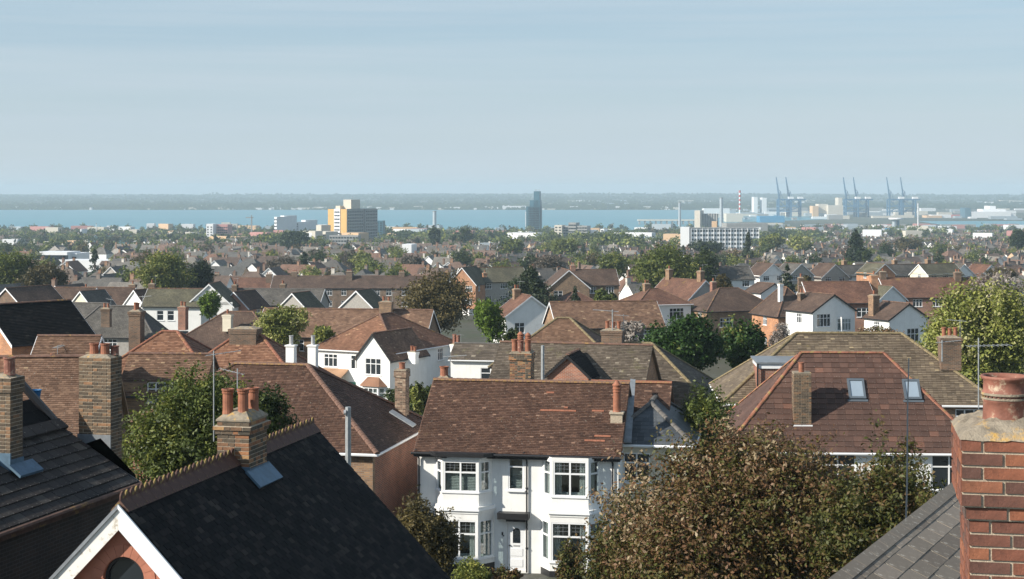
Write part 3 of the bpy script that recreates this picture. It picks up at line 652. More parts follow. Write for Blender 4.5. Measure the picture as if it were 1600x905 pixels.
# ------------------------------------------------------------------ near right chimney stack and grey shingle roof
u = (math.sin(R(-0)),)
def at(label, cat, name, px, py, Y, rot, h, group=None):
    p = P(px, py, Y); return empty(name, (p.x, p.y, p.z-h), R(rot), label, cat, group)
def bstack(root, w, d, z0, z1, mat, loc, rz, steps=(), faces='frl', limit=200, pots=(), cap=.1, capm='cement', steps_all=0.):
    o = bpy.data.objects.new('chimney', None)
    core = MB(); core.b2(-w/2+.02, w/2-.02, -d/2+.02, d/2-.02, z0, z1)
    e = z1; ex = steps_all; v = [(-w/2-ex, -d/2-ex, e), (w/2+ex, -d/2-ex, e), (w/2+ex, d/2+ex, e), (-w/2-ex, d/2+ex, e), (-w*.3, -d*.3, e+cap), (w*.3, -d*.3, e+cap), (w*.3, d*.3, e+cap), (-w*.3, d*.3, e+cap)]
    core.add([(-w/2-ex, -d/2-ex, e-.03), (w/2+ex, -d/2-ex, e-.03), (w/2+ex, d/2+ex, e-.03), (-w/2-ex, d/2+ex, e-.03)]+v[:4], [(0, 1, 5, 4), (1, 2, 6, 5), (2, 3, 7, 6), (3, 0, 4, 7), (3, 2, 1, 0)], mi=1)
    core.add(v, [(4, 5, 6, 7), (0, 1, 5, 4), (1, 2, 6, 5), (2, 3, 7, 6), (3, 0, 4, 7)], mi=1)
    o = core.build('chimney', [M['mortar'], M[capm]], root, loc, rz)
    brick_stack(o, w, d, z0, z1-.02, mat, steps=steps, faces=faces, limit=limit)
    for (x, y, h, r, kind, pm) in pots: link('chimney_pot', pot_mesh(kind, h, r, pm), o, (x, y, e+cap*.6))
    return o
# the stack itself
cx, cy = 2.475, 9.15; a = R(-11); W_, D_ = .66, .66
e1 = Vector((math.cos(a), math.sin(a), 0)); e2 = Vector((-math.sin(a), math.cos(a), 0)); ctr = Vector((cx, cy, 0))+e1*(W_/2+.04)+e2*(D_/2)
st = empty('brick_chimney_stack', (ctr.x, ctr.y, -3.6), a, 'big red brick chimney stack with a fat clay pot, closest at the right edge', 'chimney')
zt = -1.36+3.6
core = MB(); core.b2(-W_/2+.02, W_/2-.02, -D_/2+.02, D_/2-.02, 0, zt-.01); core.build('mortar_core', M['mortar'], st)
n_top = 5
brick_stack(st, W_, D_, zt-2.25, zt, 'bricks_red', steps=((zt-.375, zt+1, .045), (zt-.45, zt-.375, .02)), faces='flrb', limit=290)
g = np.random.default_rng(5); fl = MB(); n_ = 26; H0 = .045+W_/2
vs = []
for j in range(n_+1):
    for i in range(n_+1):
        x = -1+2*i/n_; y = -1+2*j/n_; r = max(abs(x), abs(y)); z = zt+.012+.075*(1-max(0, (r-.45)/.55)**1.3) if r > .45 else zt+.087
        vs.append((x*(H0+.01), y*(H0+.01), z+(g.uniform(-.012, .012) if r < .99 else -.02+g.uniform(-.004, .004))))
fl.add(vs, [(j*(n_+1)+i, j*(n_+1)+i+1, (j+1)*(n_+1)+i+1, (j+1)*(n_+1)+i) for j in range(n_) for i in range(n_)])
fl.build('cement_flaunching', M['cement'], st, smooth=True)
pp = MB(); r = .123
pp.lathe([(r*1.02, 0), (r*1.0, .05), (r*.985, .125), (r*1.03, .13), (r*1.03, .14), (r*.99, .145), (r*.99, .165), (r*1.04, .17), (r*1.04, .18), (r*.985, .187), (r*.985, .245), (r*1.09, .255), (r*1.11, .262), (r*1.09, .272), (r*.94, .270), (r*.9, .25), (r*.86, .1), (.01, .1)], n=40)
po = pp.build('chimney_pot', M['terradark'], st, (-.115, -.06, zt+.045), smooth=True)
bb = MB(); bb.lathe([(r*1.0, .139), (r*1.075, .141), (r*1.075, .150), (r*1.0, .153)], n=40); bb.lathe([(r*1.0, .163), (r*1.08, .165), (r*1.08, .176), (r*1.0, .179)], n=40); bb.build('cement_band', M['cement'], po)
dd = MB()
for i in range(30):
    th = 2*math.pi*i/30; dd.box((math.cos(th)*r*1.005, math.sin(th)*r*1.005, .158), (.012, .008, .012), th+math.pi/2)
dd.build('pressed_band', M['crested'], po)
# grey shingle roof below the stack
uv = Vector((.439, .898, 0)); dv = Vector((.898, -.439, 0)); pit = R(24); A = P(1487, 757, 14.0)
gr = empty('shingled_house', (A.x, A.y, -14), 0, 'grey shingle roofed house in the bottom right corner under the brick stack', 'house')
o_ = Vector((A.x, A.y, -14)); Al = A-o_; dn = dv*math.cos(pit)-Vector((0, 0, math.sin(pit))); ul_ = Al-uv*6.2; ur_ = Al; ll_ = ul_+dn*4.6; lr_ = ur_+dn*4.6
wb = MB(); q = [ll_, lr_, lr_-dv*5.4, ll_-dv*5.4]; q = [Vector((p.x, p.y, 0)) for p in q]; q = [q[0]+(q[3]-q[0])*.04, q[1]+(q[2]-q[1])*.04, q[2]+(q[1]-q[2])*.04, q[3]+(q[0]-q[3])*.04]
wb.prism(q, (0, 0, ll_.z-.1)); mid0 = (Vector((ul_.x, ul_.y, 0))); 
for s_, pq in ((0, (q[3], q[0], ul_)), (1, (q[1], q[2], ur_))): wb.add([pq[0]+Vector((0, 0, ll_.z-.1)), pq[1]+Vector((0, 0, ll_.z-.1)), pq[2]-Vector((0, 0, .12))], [(0, 1, 2)])
wb.build('wall', M['brickbrown'], gr)
dn2 = -dv*math.cos(R(64))-Vector((0, 0, math.sin(R(64)))); rb = MB(); nn = dn.cross(uv).normalized(); nn = nn if nn.z > 0 else -nn
rb.prism([ll_, lr_, ur_, ul_], -nn*.08); nn2 = dn2.cross(uv).normalized(); nn2 = nn2 if nn2.z > 0 else -nn2; rb.prism([ul_, ur_, ur_+dn2*3.2, ul_+dn2*3.2], -nn2*.08)
ro = rb.build('roof', M['tshingle'], gr); tile_objs(ro, ll_, lr_, ur_, ul_, .145, .33, 'tshingle', name='shingle', th=.007, limit=300, near=Al-uv*3+dn*1.2, jit=.001)
cp = MB()
for k in range(19): p = ul_+uv*(k*.33); cp.prism([p+dn*.09+nn*.012, p+uv*.325+dn*.09+nn*.012, p+uv*.325+Vector((0, 0, .018)), p+Vector((0, 0, .018))], -nn*.01)
cp.build('ridge_capping', M['tshingle'], ro)
# overhead cable in front of it
cb = MB(); pts = [P(1420, 560, 24), P(1418, 640, 20), P(1417, 760, 16), P(1413, 905, 13), P(1408, 1000, 12)]
for i in range(4): cb.tube(pts[i], pts[i+1], .009, n=5)
tagp(cb.build('overhead_cable', M['cable']), 'thin black cable hanging down in front of the brown tiled roof', 'cable')
# ------------------------------------------------------------------ crested gable house (bottom left)
def rotframe(px, py, Y, rot, zg):
    p = P(px, py, Y); return p, Vector((math.cos(R(rot)), math.sin(R(rot)), 0)), Vector((-math.sin(R(rot)), math.cos(R(rot)), 0))
p0 = P(187, 787, 26.0); rot = -13.0
cg = empty('crested_gable_house', (p0.x, p0.y, -14.5), R(rot), 'house with black slated roof, crested ridge, white bargeboards and a round window in its gable', 'house')
hr = p0.z+14.5; hs = 3.25; rise = hs*math.tan(R(46)); hw_ = hr-rise; Ld = 8.9
wb = MB(); wall(wb, (-hs+.25, .14), (hs-.25, .14), 0, hw_); wall(wb, (hs-.25, .14), (hs-.25, Ld-.2), 0, hw_); wall(wb, (hs-.25, Ld-.2), (-hs+.25, Ld-.2), 0, hw_); wall(wb, (-hs+.25, Ld-.2), (-hs+.25, .14), 0, hw_)
wb.add([(hs-.25, Ld-.2, hw_), (-hs+.25, Ld-.2, hw_), (0, Ld-.2, hr-.15)], [(0, 1, 2)])
# gable with a real round hole
oc = (0.0, hr-1.21); rr = .345; tri = [(-hs+.25, hw_), (hs-.25, hw_), (0, hr-.15)]
def raytri(th):
    dx, dz = math.cos(th), math.sin(th); best = 1e9
    for i in range(3):
        (x1, z1), (x2, z2) = tri[i], tri[(i+1) % 3]; ex, ez = x2-x1, z2-z1; den = dx*ez-dz*ex
        if abs(den) < 1e-9: continue
        s_ = ((x1-oc[0])*ez-(z1-oc[1])*ex)/den; q_ = ((x1-oc[0])*dz-(z1-oc[1])*dx)/den
        if s_ > 0 and -1e-6 <= q_ <= 1+1e-6: best = min(best, s_)
    return (oc[0]+dx*best, oc[1]+dz*best)
ths = sorted([2*math.pi*i/40 for i in range(40)]+[math.atan2(z-oc[1], x-oc[0]) % (2*math.pi) for x, z in tri]); nq = len(ths)
V = [(oc[0]+rr*math.cos(t_), .14, oc[1]+rr*math.sin(t_)) for t_ in ths]+[(raytri(t_)[0], .14, raytri(t_)[1]) for t_ in ths]+[(oc[0]+rr*math.cos(t_), .30, oc[1]+rr*math.sin(t_)) for t_ in ths]
wb.add(V, [(i, nq+i, nq+(i+1) % nq, (i+1) % nq) for i in range(nq)]+[(i, (i+1) % nq, 2*nq+(i+1) % nq, 2*nq+i) for i in range(nq)])
wb.build('wall', M['stucco'], cg)
ar = MB()
for k in range(10):
    t0, t1 = math.pi*(k+.02)/10, math.pi*(k+.98)/10; L4 = [(oc[0]+q_*math.cos(t_), oc[1]+q_*math.sin(t_)) for q_, t_ in ((rr+.01, t0), (rr+.2, t0), (rr+.2, t1), (rr+.01, t1))]
    ar = MB(); ar.prism([(x, .128, z) for x, z in L4], (0, .03, 0)); ar.build('arch_brick', M['stucco'], cg)
gl = MB(); gl.add([(oc[0]+rr*math.cos(t_), .25, oc[1]+rr*math.sin(t_)) for t_ in ths], [tuple(range(nq))]); wn_ = MB()
wn_.lathe([(rr-.05, 0), (rr, 0), (rr, .05), (rr-.05, .05), (rr-.05, 0)], n=40); wo_ = wn_.build('window_frame', M['black'], cg, mat4=Matrix.Translation((oc[0], .25, oc[1])) @ Matrix.Rotation(R(90), 4, 'X'))
gl.build('pane', M['glass'], cg)
E_, F_ = Vector((0, 0, hr)), Vector((0, Ld, hr)); RB, RC = Vector((hs, 0, hr-rise)), Vector((hs, Ld, hr-rise)); LA, LB = Vector((-hs, 0, hr-rise)), Vector((-hs, Ld, hr-rise))
rb = MB()
for pl in ((RB, RC, F_, E_), (LB, LA, E_, F_)):
    n2 = (pl[1]-pl[0]).cross(pl[2]-pl[0]).normalized(); n2 = n2 if n2.z > 0 else -n2; rb.prism(pl, -n2*.08)
ro = rb.build('roof', M['tblack'], cg)
tile_objs(ro, RB, RC, F_, E_, .115, .18, 'tblack', name='slate', th=.014, limit=300, near=Vector((2.2, 2.2, hr-2.2)), jit=.003)
tb = MB(); tiles(tb, LB, LA, E_, F_, .115, .18, .014); tagp(tb.build('slates', M['tblack'], ro), kind='stuff')
# crested ridge: angular base and pierced comb
k = 26; sl = Ld/k; rm_ = MB(); s_ = sl-.008
rm_.add([(-.16, 0, -.15), (0, 0, .03), (.16, 0, -.15), (-.16, s_, -.15), (0, s_, .03), (.16, s_, -.15)], [(0, 1, 4, 3), (1, 2, 5, 4), (0, 2, 1)])
for j in range(2):
    y0 = j*sl/2; pts = [(0, y0+.01, .02), (0, y0+.01, .08), (0, y0+sl*.1, .12), (0, y0+sl*.25, .155), (0, y0+sl*.4, .12), (0, y0+sl*.49, .08), (0, y0+sl*.49, .02)]
    rm_.prism([(p[0]-.012, p[1], p[2]) for p in pts], (.024, 0, 0))
rme = rm_.mesh('crested_ridge_tile', M['crested'])
for i in range(k): link('crested_ridge_tile', rme, ro, (0, i*sl, hr+.03))
# bargeboards
for sgn in (-1, 1):
    for (o1, wd, yy0, mm, nm_) in ((0.03, .26, -.04, 'frame', 'bargeboard'), (.0, .05, -.075, 'lead' if sgn < 0 else 'frame', 'barge_moulding')):
        bb = MB(); dx, dz = sgn*math.cos(R(46)), -math.sin(R(46)); top = Vector((0, yy0, hr-o1)); end = top+Vector((dx, 0, dz))*(hs/math.cos(R(46))); nn = Vector((0, 0, -wd/math.cos(R(46))))
        bb.prism([top, end, end+nn, top+nn], (0, .035, 0)); bb.build(nm_, M['peeling' if (sgn < 0 and nm_ == 'bargeboard') else mm], cg)
sf = MB()
for sgn in (-1, 1):
    top = Vector((0, .0, hr-.10)); end = top+Vector((sgn*hs, 0, -rise)); sf.prism([top, end, end+Vector((0, .135, 0)), top+Vector((0, .135, 0))], (0, 0, -.02))
sf.build('soffit', M['frame'], cg)
gb = MB(); gb.tube((hs+.05, -.1, hr-rise-.05), (hs+.05, Ld+.1, hr-rise-.05), .06, n=8); gb.build('gutter', M['steel'], cg)
# its chimney: corner seen at px 388, Y about 31.5
def worldto(root, p):
    a_ = root.rotation_euler[2]; d = Vector(p)-root.location; return Vector((d.x*math.cos(a_)+d.y*math.sin(a_), -d.x*math.sin(a_)+d.y*math.cos(a_), d.z))
fc = worldto(cg, P(389, 655, 30.4)); cw, cdp = .62, .88
zb_ = worldto(cg, P(389, 742, 30.4)).z; zt_ = worldto(cg, P(389, 657, 30.4)).z
bstack(cg, cw, cdp, zb_-.4, zt_, 'bricks_mixed', (fc.x-cw/2, fc.y+cdp/2, 0), 0, steps=((zt_-.30, zt_-.22, .03), (zt_-.22, zt_-.14, .06)), faces='frlb', limit=240, cap=.14,
       pots=((-.18, -.25, .46, .11, 'roll', 'terra'), (.10, -.2, .46, .11, 'roll', 'terra'), (.14, .2, .44, .11, 'roll', 'terra')), steps_all=.02)
fl = MB(); fl.b2(fc.x+.004, fc.x+.03, fc.y-.03, fc.y+cdp+.05, zb_-.2, zb_+.10); fl.b2(fc.x-.35, fc.x+.03, fc.y-.03, fc.y-.004, zb_-.1, zb_+.14)
fl.prism([Vector((fc.x-.02, fc.y-.14, zb_+.06)), Vector((fc.x+.26, fc.y-.14, zb_-.22)), Vector((fc.x+.26, fc.y+cdp+.1, zb_-.22)), Vector((fc.x-.02, fc.y+cdp+.1, zb_+.06))], (.03, 0, .03)); fl.build('flashing', M['leadblue'], cg)
# ------------------------------------------------------------------ dark tiled house at the left edge
E0 = P(215, 754, 36.0); rot = -14.9; zg = -14.6
lh = empty('dark_tiled_house', (E0.x, E0.y, zg), R(rot), 'house with long dark tiled roof and shadow-dark brick side wall at the left edge', 'house')
he = E0.z-zg; w1, w2, NL = 1.78, 2.5, 14.
def LP(wd, along, z): return Vector((-wd, along, z))      # along: + away
z1_ = he+w1*math.tan(R(32)); z2_ = z1_+(w2-w1)*math.tan(R(41))
A_, B_, C_, D_ = LP(0, -NL, he), LP(0, 0, he), LP(w1, 0, z1_), LP(w1, -NL, z1_)
rb = MB(); rb.prism([A_, B_, C_, D_], (.04, 0, -.08)); rb.prism([D_, C_, LP(w2, 0, z2_), LP(w2, -NL, z2_)], (.05, 0, -.08)); rb.prism([LP(w2, -NL, z2_), LP(w2, 0, z2_), LP(w2+4, 0, z2_-3.2), LP(w2+4, -NL, z2_-3.2)], (-.05, 0, -.08))
ro = rb.build('roof', M['tdark'], lh)
tile_objs(ro, A_, B_, C_, D_, .262, .33, 'tdark', name='roof_tile', th=.032, limit=300, near=LP(.8, -3, z1_), jit=.002)
tile_objs(ro, D_, C_, LP(w2, 0, z2_), LP(w2, -NL, z2_), .3, .33, 'tblack', name='slate', th=.01, limit=60, near=LP(2, 0, z2_))
rt = MB()
for k in range(32): rt.prism([LP(w1-.1, -k*.44-.01, z1_+.00), LP(w1-.1, -k*.44-.43, z1_+.00), LP(w1+.14, -k*.44-.43, z1_+.17), LP(w1+.14, -k*.44-.01, z1_+.17)], (.03, 0, .05))
rt.build('capping_tiles', M['tdark'], ro)
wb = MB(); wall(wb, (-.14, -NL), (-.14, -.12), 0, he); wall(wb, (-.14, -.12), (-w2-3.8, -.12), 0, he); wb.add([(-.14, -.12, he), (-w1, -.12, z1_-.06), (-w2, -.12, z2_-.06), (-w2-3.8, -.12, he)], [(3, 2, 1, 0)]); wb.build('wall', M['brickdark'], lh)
gb = MB(); gb.b2(-.16, -.02, -NL, 0, he-.2, he-.03); gb.build('fascia', M['ridgebrown'], lh); gb = MB(); gb.tube((.05, -NL, he-.05), (.05, .05, he-.05), .055, n=8); gb.build('gutter', M['ridgebrown'], lh)
vb = MB(); a1, a2 = worldto(lh, P(34, 600, 36.4)), worldto(lh, P(100, 674, 36.4)); a3 = worldto(lh, P(218, 756, 36.1))
vb.tube(a1, a2, .09, n=6); vb.tube(a2, a3, .05, n=6); vb.build('verge', M['black'], lh)
fc = worldto(lh, P(16, 592, 33.2)); cw, cdp = .8, .46; zb_ = worldto(lh, P(16, 728, 33.2)).z
bstack(lh, cw, cdp, zb_-.5, fc.z, 'bricks_stock', (fc.x-cw/2, fc.y+cdp/2, 0), 0, steps=((fc.z-.30, fc.z+1, .03),), faces='frlb', limit=140, cap=.08, pots=((.24, 0, .36, .125, 'plain', 'terradark'), (-.2, 0, .36, .125, 'plain', 'terradark')))
fl = MB(); fl.b2(fc.x-cw-.03, fc.x+.03, fc.y-.05, fc.y-.01, zb_-.5, zb_+.25); fl.b2(fc.x+.01, fc.x+.03, fc.y, fc.y+cdp, zb_-.5, zb_+.12)
fl.prism([Vector((fc.x+.02, fc.y-.1, zb_-.02)), Vector((fc.x+.28, fc.y-.1, zb_-.22)), Vector((fc.x+.28, fc.y+cdp+.3, zb_-.22)), Vector((fc.x+.02, fc.y+cdp+.3, zb_-.02))], (.02, 0, .05)); fl.build('flashing', M['leadblue'], lh)
fc = worldto(lh, P(173, 560, 36.6)); cw, cdp = .78, .5; zb_ = worldto(lh, P(173, 800, 36.6)).z
bstack(lh, cw, cdp, zb_, fc.z, 'bricks_stock', (fc.x-cw/2, fc.y+cdp/2, 0), 0, faces='frlb', limit=240, cap=.07, pots=((-.14, -.02, .26, .11, 'plain', 'terra'), (.13, -.02, .26, .11, 'plain', 'terra'), (.3, .1, .2, .1, 'plain', 'terradark')))
fz0, fz1 = worldto(lh, P(173, 706, 36.6)).z, worldto(lh, P(173, 680, 36.6)).z
fl = MB(); fl.b2(fc.x-cw-.02, fc.x+.012, fc.y-.035, fc.y-.005, fz0-.1, fz1); fl.build('flashing', M['lead'], lh)
cr = MB(); q1, q2, q3 = worldto(lh, P(124, 697, 36.3)), worldto(lh, P(157, 685, 36.3)), worldto(lh, P(212, 742, 36.3)); cr.prism([q1, q2, q3, q1+(q3-q2)*.8], (0, 0, -.1)); cr.build('side_cricket', M['tblack'], lh)
# blue tub standing on the verge
bt = MB(); bt.lathe([(.0, 0), (.07, 0), (.15, .42), (.16, .44), (.14, .44), (.06, .03), (0, .03)], n=18); pz = P(54, 640, 37.2)
tagp(bt.build('plastic_tub', M['shedblue'], None, (pz.x, pz.y, pz.z)), 'small bright blue tub on the dark roof edge beside the left chimneys', 'tub')
# ------------------------------------------------------------------ white double-bay house, centre
m, t, b, o = nodes('clear_glass'); tr = t.nodes.new('ShaderNodeBsdfTransparent'); tr.inputs[0].default_value = (.75, .8, .8, 1); gs = N(t, 'ShaderNodeBsdfGlossy', i_Roughness=.03); ms = N(t, 'ShaderNodeMixShader', i_0=.12)
t.links.new(tr.outputs[0], ms.inputs[1]); t.links.new(gs.outputs[0], ms.inputs[2]); t.links.new(ms.outputs[0], o.inputs[0]); M['clear'] = m
M['slateframe'] = plain('grey_frame', (.09, .11, .13), .45, .1, 3)
M['blind'] = plain('white_blind', (.7, .7, .68), .6, .04, 2)
rot = -9.5; pc = P(805, 700, 66.7); zg = -15.35
wh = empty('white_bay_house', (pc.x, pc.y, zg), R(rot), 'white rendered house with two storeys of bay windows and a brown tiled roof, centre front', 'house')
hh = 5.0; x0, x1 = -4.0, 4.15; dep = 7.0; rd = R(33)
def bay(root, xw0, xf0, xf1, xw1, proj, z0, z1, zw0, zw1, lead=True, blinds=False, nxf=2, yo=0.):
    pts = [(xw0, yo-.003), (xf0, yo-proj), (xf1, yo-proj), (xw1, yo-.003)]; mb = MB()
    for i in range(3):
        p, q = pts[i], pts[i+1]; L_ = math.dist(p, q); mg = .07 if i == 1 else .09
        ang = math.atan2(q[1]-p[1], q[0]-p[0]); dx, dy = math.cos(ang), math.sin(ang)
        wall(mb, p, q, z0, z1, [(mg, L_-mg, zw0, zw1)], .08)
        ww = L_-2*mg; cxx = p[0]+dx*L_/2-dy*.075; cyy = p[1]+dy*L_/2+dx*.075
        o = add_window(root, cxx, cyy, zw0, ang, ww, zw1-zw0, nxf if i == 1 else 1, .64, 'frame', lead, sill=False, pane='clear')
        if not blinds:
            cm = MB(); nf = 7
            for sx in ((-1, 1) if i == 1 else (1,)):
                for k in range(nf):
                    xa = sx*(ww/2-.06-k*.035); xb = sx*(ww/2-.06-(k+1)*.035); cm.add([(xa, .12+.03*(k % 2), .03), (xb, .12+.03*((k+1) % 2), .03), (xb, .12+.03*((k+1) % 2), zw1-zw0-.03), (xa, .12+.03*(k % 2), zw1-zw0-.03)], [(0, 1, 2, 3)])
            cm.build('curtain', M['blind'], o)
        if blinds or i == 0:
            bm = MB(); top = (zw1-zw0)*(.60 if blinds else .9); k = int(top/.062)
            for j in range(k): bm.box((0, .09, .06+j*.062), (ww-.16, .045, .006)); bm.add([(-ww/2+.08, .07, .06+j*.062), (ww/2-.08, .07, .06+j*.062), (ww/2-.08, .11, .10+j*.062), (-ww/2+.08, .11, .10+j*.062)], [(0, 1, 2, 3)])
            bm.build('blind', M['blind'], o)
    mb.build('bay_wall', M['render'], root)
    for zz, ex, th in ((zw0-.05, .05, .05),):
        sb = MB(); sp = [(xw0-ex, yo), (xf0-ex*.6, yo-proj-ex), (xf1+ex*.6, yo-proj-ex), (xw1+ex, yo)]; sb.prism([(a_, b_, zz) for a_, b_ in sp], (0, 0, th)); sb.build('sill', M['frame'], root)
def slab(root, name, mat, xw0, xf0, xf1, xw1, proj, z, th, ex):
    sb = MB(); sp = [(xw0-ex, .0), (xf0-ex*.6, -proj-ex), (xf1+ex*.6, -proj-ex), (xw1+ex, 0)]; sb.prism([(a_, b_, z) for a_, b_ in sp], (0, 0, th)); sb.build(name, M[mat], root)
wb = MB()
wall(wb, (x0, 0), (x1, 0), 0, hh, [(-3.1-x0, -1.1-x0, .7, 2.2), (-3.1-x0, -1.1-x0, 3.3, 4.6), (1.3-x0, 3.3-x0, .7, 2.2), (1.3-x0, 3.3-x0, 3.3, 4.6), (-.28-x0, .34-x0, 3.32, 4.66), (-.32-x0, .42-x0, .12, 2.1)], .1)
wall(wb, (x1, 0), (x1, dep), 0, hh); wall(wb, (x1, dep), (x0, dep), 0, hh); wall(wb, (x0, dep), (x0, 0), 0, hh)
rz_ = hh-.3*math.tan(rd)+(dep/2+.3)*math.tan(rd)
for xx_, s_ in ((x0, 1), (x1, -1)): wb.add([(xx_, 0, hh), (xx_, dep, hh), (xx_, dep/2, rz_-.03)], [(0, 2, 1) if s_ > 0 else (0, 1, 2)])
wb.build('wall', M['render'], wh)
bay(wh, -3.25, -2.88, -1.38, -.95, .55, 2.72, 4.62, 3.28, 4.50, blinds=True); bay(wh, -3.3, -2.92, -1.38, -.85, .72, 0, 2.45, .66, 2.18)
bay(wh, 1.10, 1.55, 3.02, 3.45, .55, 2.72, 4.76, 3.22, 4.62); bay(wh, 1.05, 1.50, 3.05, 3.55, .72, 0, 2.45, .66, 2.22)
slab(wh, 'cornice', 'render', -3.3, -2.92, -1.38, -.85, .72, 2.45, .27, .03); slab(wh, 'cornice', 'render', 1.05, 1.5, 3.05, 3.55, .72, 2.45, .27, .03)
slab(wh, 'cornice', 'frame', -3.3, -2.92, -1.38, -.85, .72, 2.56, .05, .09); slab(wh, 'cornice', 'frame', 1.05, 1.5, 3.05, 3.55, .72, 2.56, .05, .09)
slab(wh, 'plinth', 'black', -3.3, -2.92, -1.38, -.85, .72, 0, .42, .015); slab(wh, 'plinth', 'black', 1.05, 1.5, 3.05, 3.55, .72, 0, .30, .015)
slab(wh, 'bay_canopy', 'black', -3.55, -3.0, -1.25, -.65, .6, 4.70, .14, .16); slab(wh, 'bay_canopy', 'frame', -2.6, -2.6, -1.3, -1.1, .55, 4.62, .08, .1)
o = add_window(wh, .03, .08, 3.32, 0, .62, 1.34, 1, .70, 'frame', True, pane='clear'); bm = MB()
for j in range(13): bm.add([(-.24, .07, .08+j*.062), (.24, .07, .08+j*.062), (.24, .11, .12+j*.062), (-.24, .11, .12+j*.062)], [(0, 1, 2, 3)])
bm.build('blind', M['blind'], o)
db = MB(); db.b2(-.31, .41, .03, .08, .12, 2.1); db.b2(-.2, .3, .015, .03, .25, .55); db.b2(-.2, .3, .015, .03, .68, .98); do = db.build('door', M['frame'], wh)
dg = MB(); pts = [(-.1, 1.2), (.2, 1.2), (.2, 1.65)]+[(.05+.15*math.cos(t_), 1.65+.15*math.sin(t_)) for t_ in [math.pi*i/8 for i in range(1, 8)]]+[(-.1, 1.65)]
dg.prism([(a_, .022, c_) for a_, c_ in pts], (0, .006, 0)); dg.build('pane', M['glass'], do); hb = MB(); hb.b2(-.25, -.2, -.03, .03, 1.08, 1.12); hb.build('handle', M['black'], do); lb = MB(); lb.b2(-.08, .18, .02, .03, 1.06, 1.11); lb.build('letterbox', M['dish'], do)
nb = MB(); nb.b2(-.55, -.49, -.015, 0, 1.5, 1.62); nb.b2(-.51, -.45, -.014, 0, 1.45, 1.5); nb.build('wall_lamp', M['black'], wh)
cbb = MB(); cbb.b2(-.66, .60, -.45, -.003, 2.22, 2.46); cbb.b2(-.32, .46, -.35, -.003, 2.12, 2.22); cbb.build('door_canopy', M['black'], wh)
for xx_, ztop in ((.48, 4.9), (3.93, 4.9), (-3.93, 4.9)):
    dp = MB(); dp.tube((xx_, -.07, .05), (xx_, -.07, ztop-.4), .035, n=8); dp.tube((xx_, -.07, ztop-.4), (xx_-.1, -.25, ztop-.02), .035, n=8)
    for z_ in (1, 2.2, 3.4): dp.b2(xx_-.05, xx_+.05, -.11, 0, z_, z_+.04)
    dp.build('downpipe', M['black'], wh)
ze = hh-.3*math.tan(rd); EA, EB, EC, ED = Vector((x0-.1, -.3, ze)), Vector((x1+.12, -.3, ze)), Vector((x1+.12, dep+.3, ze)), Vector((x0-.1, dep+.3, ze)); RE, RF = Vector((x0-.1, dep/2, rz_)), Vector((x1+.12, dep/2, rz_))
rb = MB()
for pl in ((EA, EB, RF, RE), (EC, ED, RE, RF)):
    n2 = (pl[1]-pl[0]).cross(pl[2]-pl[0]).normalized(); n2 = n2 if n2.z > 0 else -n2; rb.prism(pl, -n2*.08)
ro = rb.build('roof', M['tbrown'], wh); tb = MB(); tiles(tb, EA, EB, RF, RE, .1, .165, .028, .006); tagp(tb.build('roof_tiles', M['tbrown'], ro), kind='stuff')
tb = MB(); tiles(tb, EC, ED, RE, RF, .2, .3, .02); tagp(tb.build('back_tiles', M['tbrown'], ro), kind='stuff')
# the rows of newer bright tiles
def slopept(xl, t_): return EA.lerp(RE, t_)+Vector((xl-EA.x, 0, 0))
upv = (RE-EA).normalized(); nrm = Vector((0, -math.sin(rd), math.cos(rd)))
for (pxx, pyy, cnt) in ((868, 639, 9), (855, 611, 2), (958, 616, 2), (930, 638, 3), (926, 683, 5), (938, 676, 4), (880, 634, 1)):
    t_ = (704-pyy)/114.; t_ = max(.02, min(.96, t_*1.02)); Yv = 66.7+t_*3.6; xl = ((pxx-800)/F*Yv-pc.x)+.12-t_*.55
    for i in range(cnt):
        nt_ = MB(); p = slopept(xl+(i-cnt/2)*.165, t_)+nrm*.022; nt_.prism([p, p+Vector((.16, 0, 0)), p+Vector((.16, 0, 0))+upv*.1, p+upv*.1], nrm*.012); nt_.build('replacement_tile', M['terra'], ro)
ridge_run(ro, RE, RF, 'ridgebrown', True, r=.12, seg=.33)
for sx in (x0-.1, x1+.1):
    vb = MB(); vb.prism([Vector((sx, -.3, ze-.02)), Vector((sx, dep/2, rz_-.02)), Vector((sx, dep/2, rz_-.14)), Vector((sx, -.3, ze-.14))], (.03 if sx > 0 else -.03, 0, 0)); vb.build('verge_board', M['ridgebrown'], wh)
gb = MB(); gb.tube((x0-.2, -.36, ze-.05), (x1+.15, -.36, ze-.05), .055, n=8); gb.b2(x0-.1, x1+.1, -.3, -.27, ze-.2, ze-.02); gb.build('gutter', M['black'], wh)
# rendered stack with tall pot near the right verge
fc = worldto(wh, P(963, 684, 67.4)); sb = MB(); sb.b2(-.24, .24, -.24, .24, -.2, .95); sb.b2(-.29, .29, -.29, .29, .95, 1.02)
so = sb.build('chimney', M['mortar'], wh, (fc.x, fc.y+.25, fc.z)); link('chimney_pot', pot_mesh('tall', 1.28, .17, 'terra'), so, (0, 0, 1.02))
fl = MB(); fl.b2(-.3, .3, -.3, -.245, -.12, .05); fl.build('flashing', M['lead'], so)
